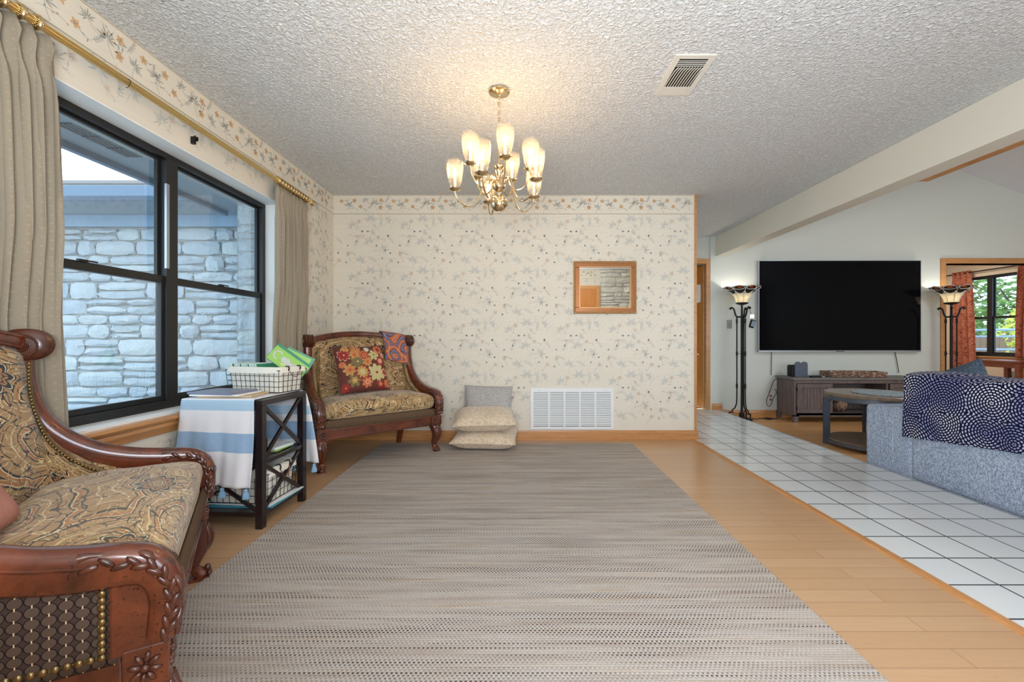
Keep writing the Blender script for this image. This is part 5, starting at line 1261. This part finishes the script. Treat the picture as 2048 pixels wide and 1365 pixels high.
o = MB().box(-.09, .09, -.03, .03, 0, .018).build('remote_control', M_DARK, smooth=False, bevel=.004); place(o, (3.95, 5.76, ZS+.001), .1); tag(o, 'dark flat box with silver end beside the two-lobed box', 'remote'); MB().box(.05, .0905, -.0305, .0305, -.0003, .0183).build('silver_end', M_SILVER, o, smooth=False)
o = MB().tube(catmull([(3.72, 5.98, ZS-.01), (3.57, 6.04, ZS-.05), (3.50, 6.05, .28), (3.455, 6.06, .12), (3.50, 6.06, .06), (3.56, 6.07, .18), (3.60, 6.07, .25), (3.58, 6.075, .30)], 5), .004, 6).build('cable', M_DARK); tag(o, 'black cable looping down left side of the television stand', 'cable')
o = MB().tube(catmull([(3.16, 5.98, -.095), (3.25, 5.92, -.093), (3.32, 5.98, -.093), (3.40, 5.90, -.093), (3.48, 5.96, -.093), (3.42, 6.0, -.090), (3.36, 5.94, -.088), (3.46, 5.92, -.088), (3.56, 5.99, -.093)], 5), .005, 6).build('cable', M_DARK); tag(o, 'black cord coiled on wooden floor between torchiere and television stand', 'cable')
# ================================================================= TORCHIERES
M_TCREAM = None
def m_shadeglass(name, c, tr):
    t = NT(name); d_ = t.n('ShaderNodeBsdfDiffuse', None, Color=srgb(c)); l = t.n('ShaderNodeBsdfTranslucent', None, Color=srgb(c)); g_ = t.n('ShaderNodeBsdfGlossy', None, Roughness=.15)
    a = t.n('ShaderNodeMixShader'); a.inputs[0].default_value = tr; t.t.links.new(d_.outputs[0], a.inputs[1]); t.t.links.new(l.outputs[0], a.inputs[2])
    b = t.n('ShaderNodeMixShader'); b.inputs[0].default_value = .06; t.t.links.new(a.outputs[0], b.inputs[1]); t.t.links.new(g_.outputs[0], b.inputs[2]); t.t.links.new(b.outputs[0], t.out.inputs[0]); return t.mat
M_TC = m_shadeglass('cream_art_glass', (250, 240, 214), .55); M_TD = m_shadeglass('dark_art_glass', (46, 36, 32), .3); M_TA = m_shadeglass('amber_art_glass', (214, 112, 50), .6); M_LEAD = plain('pale_lead_came', (226, 224, 216), .4)
def torchiere(label, loc, rz):
    t = thing('torchiere_floor_lamp', label, 'floor lamp', loc, rz)
    b = MB().prism([(.13*math.cos(a), .13*math.sin(a)) for a in [i*PI/12 for i in range(24)]], 0, .02, plane='xy').prism([(.08*math.cos(a), .08*math.sin(a)) for a in [i*PI/12 for i in range(24)]], .02, .035, plane='xy'); b.build('base', M_IRON, t, bevel=.003)
    MB().lathe([(0, .035), (.034, .035), (.034, .09), (.024, .10), (.018, .12), (.016, .18), (.016, .92), (.019, .93), (.016, .95), (.016, 1.38), (.020, 1.39), (.014, 1.42), (.012, 1.56), (0, 1.56)], 14).build('centre_pole', M_IRON, t)
    for k in range(3):
        a = k*2*PI/3+.2; c, s_ = math.cos(a), math.sin(a)
        def q(r, z): return (r*c, r*s_, z)
        rod_ = MB().tube([q(.155, 0), q(.155, .10), q(.125, .105), q(.115, .135), q(.085, .16), q(.066, .22), q(.062, .32), q(.062, 1.40)], .0085, 8); rod_.box(-.001, .001, -.001, .001, .03, .031)
        for z in (.46, .90, 1.34): rod_.lathe([(0, -.03), (.013, -.03), (.014, 0), (.013, .03), (0, .03)], 10, q(.062, z))
        rod_.bar(q(.016, .90), q(.062, .90), .005, .005).bar(q(.10, .10), q(.162, .10), .02, .012).build('outer_rod', M_IRON, t)
        MB().tube(catmull([q(.018, 1.40), q(.062, 1.40), q(.085, 1.45), q(.098, 1.50), q(.125, 1.525), q(.150, 1.505)], 4), [.011]*17+[.013, .014, .015, .016], 8).build('scroll_arm', M_IRON, t)
    MB().lathe([(0, 1.555), (.03, 1.56), (.072, 1.575), (.082, 1.588), (.078, 1.590), (0, 1.590)], 20).build('shade_dish', M_IRON, t)
    rs, zs = [.070, .080, .098, .128, .165, .205, .228], [1.588, 1.635, 1.680, 1.725, 1.762, 1.790, 1.800]
    n_ = 48
    def P(a, v, off=0):
        r = interp([i/6 for i in range(7)], rs, v)+off; z = interp([i/6 for i in range(7)], zs, v)
        return ((r+.006*v*math.cos(8*a))*math.cos(a), (r+.006*v*math.cos(8*a))*math.sin(a), z-.010*v*math.cos(8*a)*(v > .6))
    def mf(u, v):
        if v < .42: return 0
        ph = (u*8) % 1
        e = ((ph-.5)/.30)**2+((v-.80)/.13)**2
        if e < .35: return 2
        return 1
    sh = MB().grid(lambda u, v: P(2*PI*u, v), 96, 18, 0, matf=mf); sh.build('glass_shade', [M_TC, M_TD, M_TA], t, fixn=False, solid=.003)
    le = MB()
    for k in range(8):
        a0 = 2*PI*(k+.5)/8
        le.tube([P(a0+.33*math.sin(t_), .80+.17*math.cos(t_), .004) for t_ in [2*PI*i/18 for i in range(18)]], .0042, 5, closed=True)
        le.tube([P(a0+.36*math.sin(t_), .55+.12*math.cos(t_), .004) for t_ in [PI*.5+PI*i/9 for i in range(10)]], .0042, 5)
        le.tube([P(2*PI*k/8, v/10, .004) for v in range(0, 11)], .0050, 5)
    le.build('lead_came', M_LEAD, t)
    MB().ell((0, 0, 1.665), (.032, .032, .045), 12, 8).build('bulb', M_BULB2, t)
    return t
torchiere('left iron torchiere lamp with leaded glass shade, between hall door and television', (3.03, 5.90, -.10), .55)
torchiere('right iron torchiere lamp with leaded glass shade, at far opening casing', (5.83, 5.86, -.10), -.45)
gd = thing('hanging_gadget', 'small black pouch with lit white square hanging on the left torchiere', 'gadget', (3.115, 5.80, 1.20))
MB().box(-.022, .022, -.012, .012, .075, .125).build('lit_square', M_GLOW, gd, smooth=False, bevel=.003)
o = MB().box(-.032, .032, -.016, .016, -.055, .055).build('pouch', M_DARK, gd, smooth=False, bevel=.010); o.rotation_euler = (0, .3, 0); MB().box(-.018, .024, -.0175, -.016, -.035, .04).build('clear_window', plain('slate_vinyl', (110, 126, 144), .25), o, smooth=False)
MB().tube([(-.004, 0, .05), (.0, 0, .08)], .004, 6).tube([(-.03, 0, .20), (-.014, .0, .12)], .003, 6).build('clip', M_IRON, gd)
# ================================================================= ROUND SIDE TABLE
rt = thing('round_end_table', 'round two-tier wood and dark metal end table beside the sofa', 'table', (3.60, 4.40, -.10))
R_ = .42
MB().lathe([(0, .523), (R_-.004, .523), (R_, .527), (R_, .550), (R_-.004, .555), (0, .555)], 64).build('table_top', [m_wood('end_table_oak', (104, 88, 74), (140, 116, 94), .22, (2, 9, 2))], rt, angle=30)
MB().lathe([(R_-.03, .480), (R_-.012, .480), (R_-.012, .523), (R_-.03, .523), (R_-.03, .480)], 64, cap=False).build('metal_apron', plain('gunmetal', (96, 102, 110), .35, .6), rt, angle=30)
MG = bpy.data.materials['gunmetal']
MB().lathe([(0, .060), (R_-.03, .060), (R_-.03, .080), (0, .080)], 64).build('lower_shelf', bpy.data.materials['end_table_oak'], rt, angle=30)
MB().lathe([(R_-.03, .035), (R_-.010, .035), (R_-.010, .065), (R_-.03, .065), (R_-.03, .035)], 64, cap=False).build('base_ring', MG, rt, angle=30)
for k in range(4):
    a = k*PI/2+.32+PI/4; c, s_ = math.cos(a), math.sin(a); MB().bar(((R_-.02)*c, (R_-.02)*s_, 0), ((R_-.02)*c, (R_-.02)*s_, .482), .062, .024, ref=(s_, -c, 0)).build('leg', plain('dark_gunmetal', (50, 58, 68), .4, .4) if k == 0 else bpy.data.materials['dark_gunmetal'], rt, smooth=False, bevel=.003)
o = MB().lathe([(0, 0), (.26, 0), (.262, .003), (.26, .006), (0, .006)], 48, wob=lambda r, z, a, i: (r*(1+.02*math.sin(9*a)), z)).build('place_mat', m_heather('grey_lace_mat', (116, 130, 138), (176, 186, 190), 120)); place(o, (3.66, 4.36, .456)); tag(o, 'round grey lace mat lying on the end table', 'mat')
# ================================================================= SOFA
so = thing('sofa', 'long grey blue heather fabric sofa seen from behind along the tile', 'sofa', (3.35, 2.2, -.10))
def rbox(m_, x0, x1, y0, y1, z0, z1, r=.04, nn=0):
    m_.box(x0, x1, y0, y1, z0, z1)
sx, sy = -.47, 0
MB().box(-.46, .50, -1.25, 1.40, .05, .34).build('base', M_SOFA, so, smooth=True, bevel=.03, seg=4)
MB().box(-.47, -.25, -1.30, 1.02, .05, .80).build('backrest', M_SOFA, so, smooth=True, bevel=.06, seg=5, angle=60)
def armf(u, v): return None
MB().box(-.47, .50, 1.12, 1.42, .05, .568).build('far_arm', M_SOFA, so, bevel=.035, seg=5, angle=60)
MB().box(-.468, -.24, .985, 1.19, .05, .588).build('arm_shoulder', M_SOFA, so, bevel=.035, seg=5, angle=60)
MB().box(-.47, .50, -1.58, -1.28, .05, .60).build('near_arm', M_SOFA, so, bevel=.05, seg=5, angle=60)
for k in range(3):
    y0 = -1.26+k*.79; MB().box(-.20, .52, y0, y0+.78, .34, .50).build('seat_cushion', M_SOFA, so, bevel=.05, seg=4, angle=60); MB().box(-.29, -.06, y0+.01, y0+.77, .45, .835).build('back_cushion', M_SOFA, so, bevel=.07, seg=5, angle=60)
for (x, y) in ((-.42, 1.36), (.45, 1.36), (-.42, -1.5), (.45, -1.5)): MB().lathe([(0, 0), (.02, 0), (.026, .05), (0, .05)], 12, (x, y, 0)).build('foot', M_DARK, so)
sm = MB().tube([(-.472, 1.19, .56), (-.473, 1.19, .30), (-.472, 1.19, .06)], .004, 6); sm.build('seam', M_SOFA, so)
# throw draped over the back
def thr(u, v):
    # u along y (0 = far end), v from inside seat over the top and down the back
    y = lerp(1.03, -1.1, u); L = .20+.18+.42; s_ = v*L
    low = lerp(.435, .335, min(1, u*2.6))*1.0; drop = .42+.02*math.sin(u*9)
    if s_ < .20: x = -.10-.05*(s_/.20); z = .78+.06*(s_/.20)
    elif s_ < .38:
        k = (s_-.20)/.18; a = PI*k; x = -.30-.0-.175*(-math.cos(a))-.0; x = -.315+.165*math.cos(a); z = .843+.022*math.sin(a)-.02*k
    else:
        k = (s_-.38)/.42; dl = lerp(.445, .36, min(1, max(0, u)*2.4)); x = -.484-.010*math.sin(k*PI)-.006*math.sin(u*40)*k-.004*math.sin(u*90+2)*k; z = .823-k*dl
    z += .006*math.sin(u*23)*(1 if s_ < .38 else 0); y += .012*math.sin(v*7) if u < .02 else 0
    return (x, y, z)
o = MB().grid(thr, 120, 60, 0, lambda u, v: (u*2.13, v*.8)).build('throw_blanket', M_THROW, solid=.014, fixn=False, angle=80); place(o, (3.35, 2.2, -.10)); tag(o, 'navy throw with white stitched rings draped over the sofa back', 'blanket')
m_, f = pillow_mb(.46, .46, .16, 18, .05, (0, 0), .006, 9); o = m_.build('throw_pillow', M_DKPIL, angle=80); tag(o, 'charcoal blue pillow with a corner pointing up behind the sofa throw', 'pillow'); rot_to(o, (3.15, 3.12, .580), (0, .93, -.37), (-1, 0, .12))
m_, f = pillow_mb(.46, .46, .16, 18, .05, (0, 0), .006, 10); o = m_.build('throw_pillow', M_DKPIL, angle=80); tag(o, 'charcoal blue pillow half hidden behind the throw at right picture edge', 'pillow'); rot_to(o, (3.18, 2.28, .50), (0, .85, -.52), (-1, 0, .12))
# ================================================================= FAR ROOM TABLE
ft = thing('console_table', 'red-brown wooden console under far room window at the right edge', 'table', (7.55, 6.75, -.10))
MB().box(-.17, .36, -.35, .30, .735, .765).build('table_top', M_REDW, ft, smooth=False, bevel=.003)
MB().box(-.14, .33, -.32, -.30, .66, .735).box(-.14, .33, .25, .27, .66, .735).box(-.15, -.13, -.32, .27, .66, .735).build('apron', M_REDW, ft, smooth=False)
for x in (-.13, .32):
    for y in (-.30, .25): MB().box(x-.03, x+.03, y-.03, y+.03, 0, .735).build('leg', M_REDW, ft, smooth=False, bevel=.002)
MB().box(-.13, .32, -.30, .25, .42, .44).build('shelf', M_REDW, ft, smooth=False)
o = MB().lathe([(0, 0), (.030, 0), (.034, .006), (.036, .16), (.034, .16), (.031, .010), (0, .008)], 18).build('glass_tumbler', M_CUPGL); place(o, (7.55, 6.62, .3405)); tag(o, 'clear glass tumbler on the shelf of the far console', 'glass')
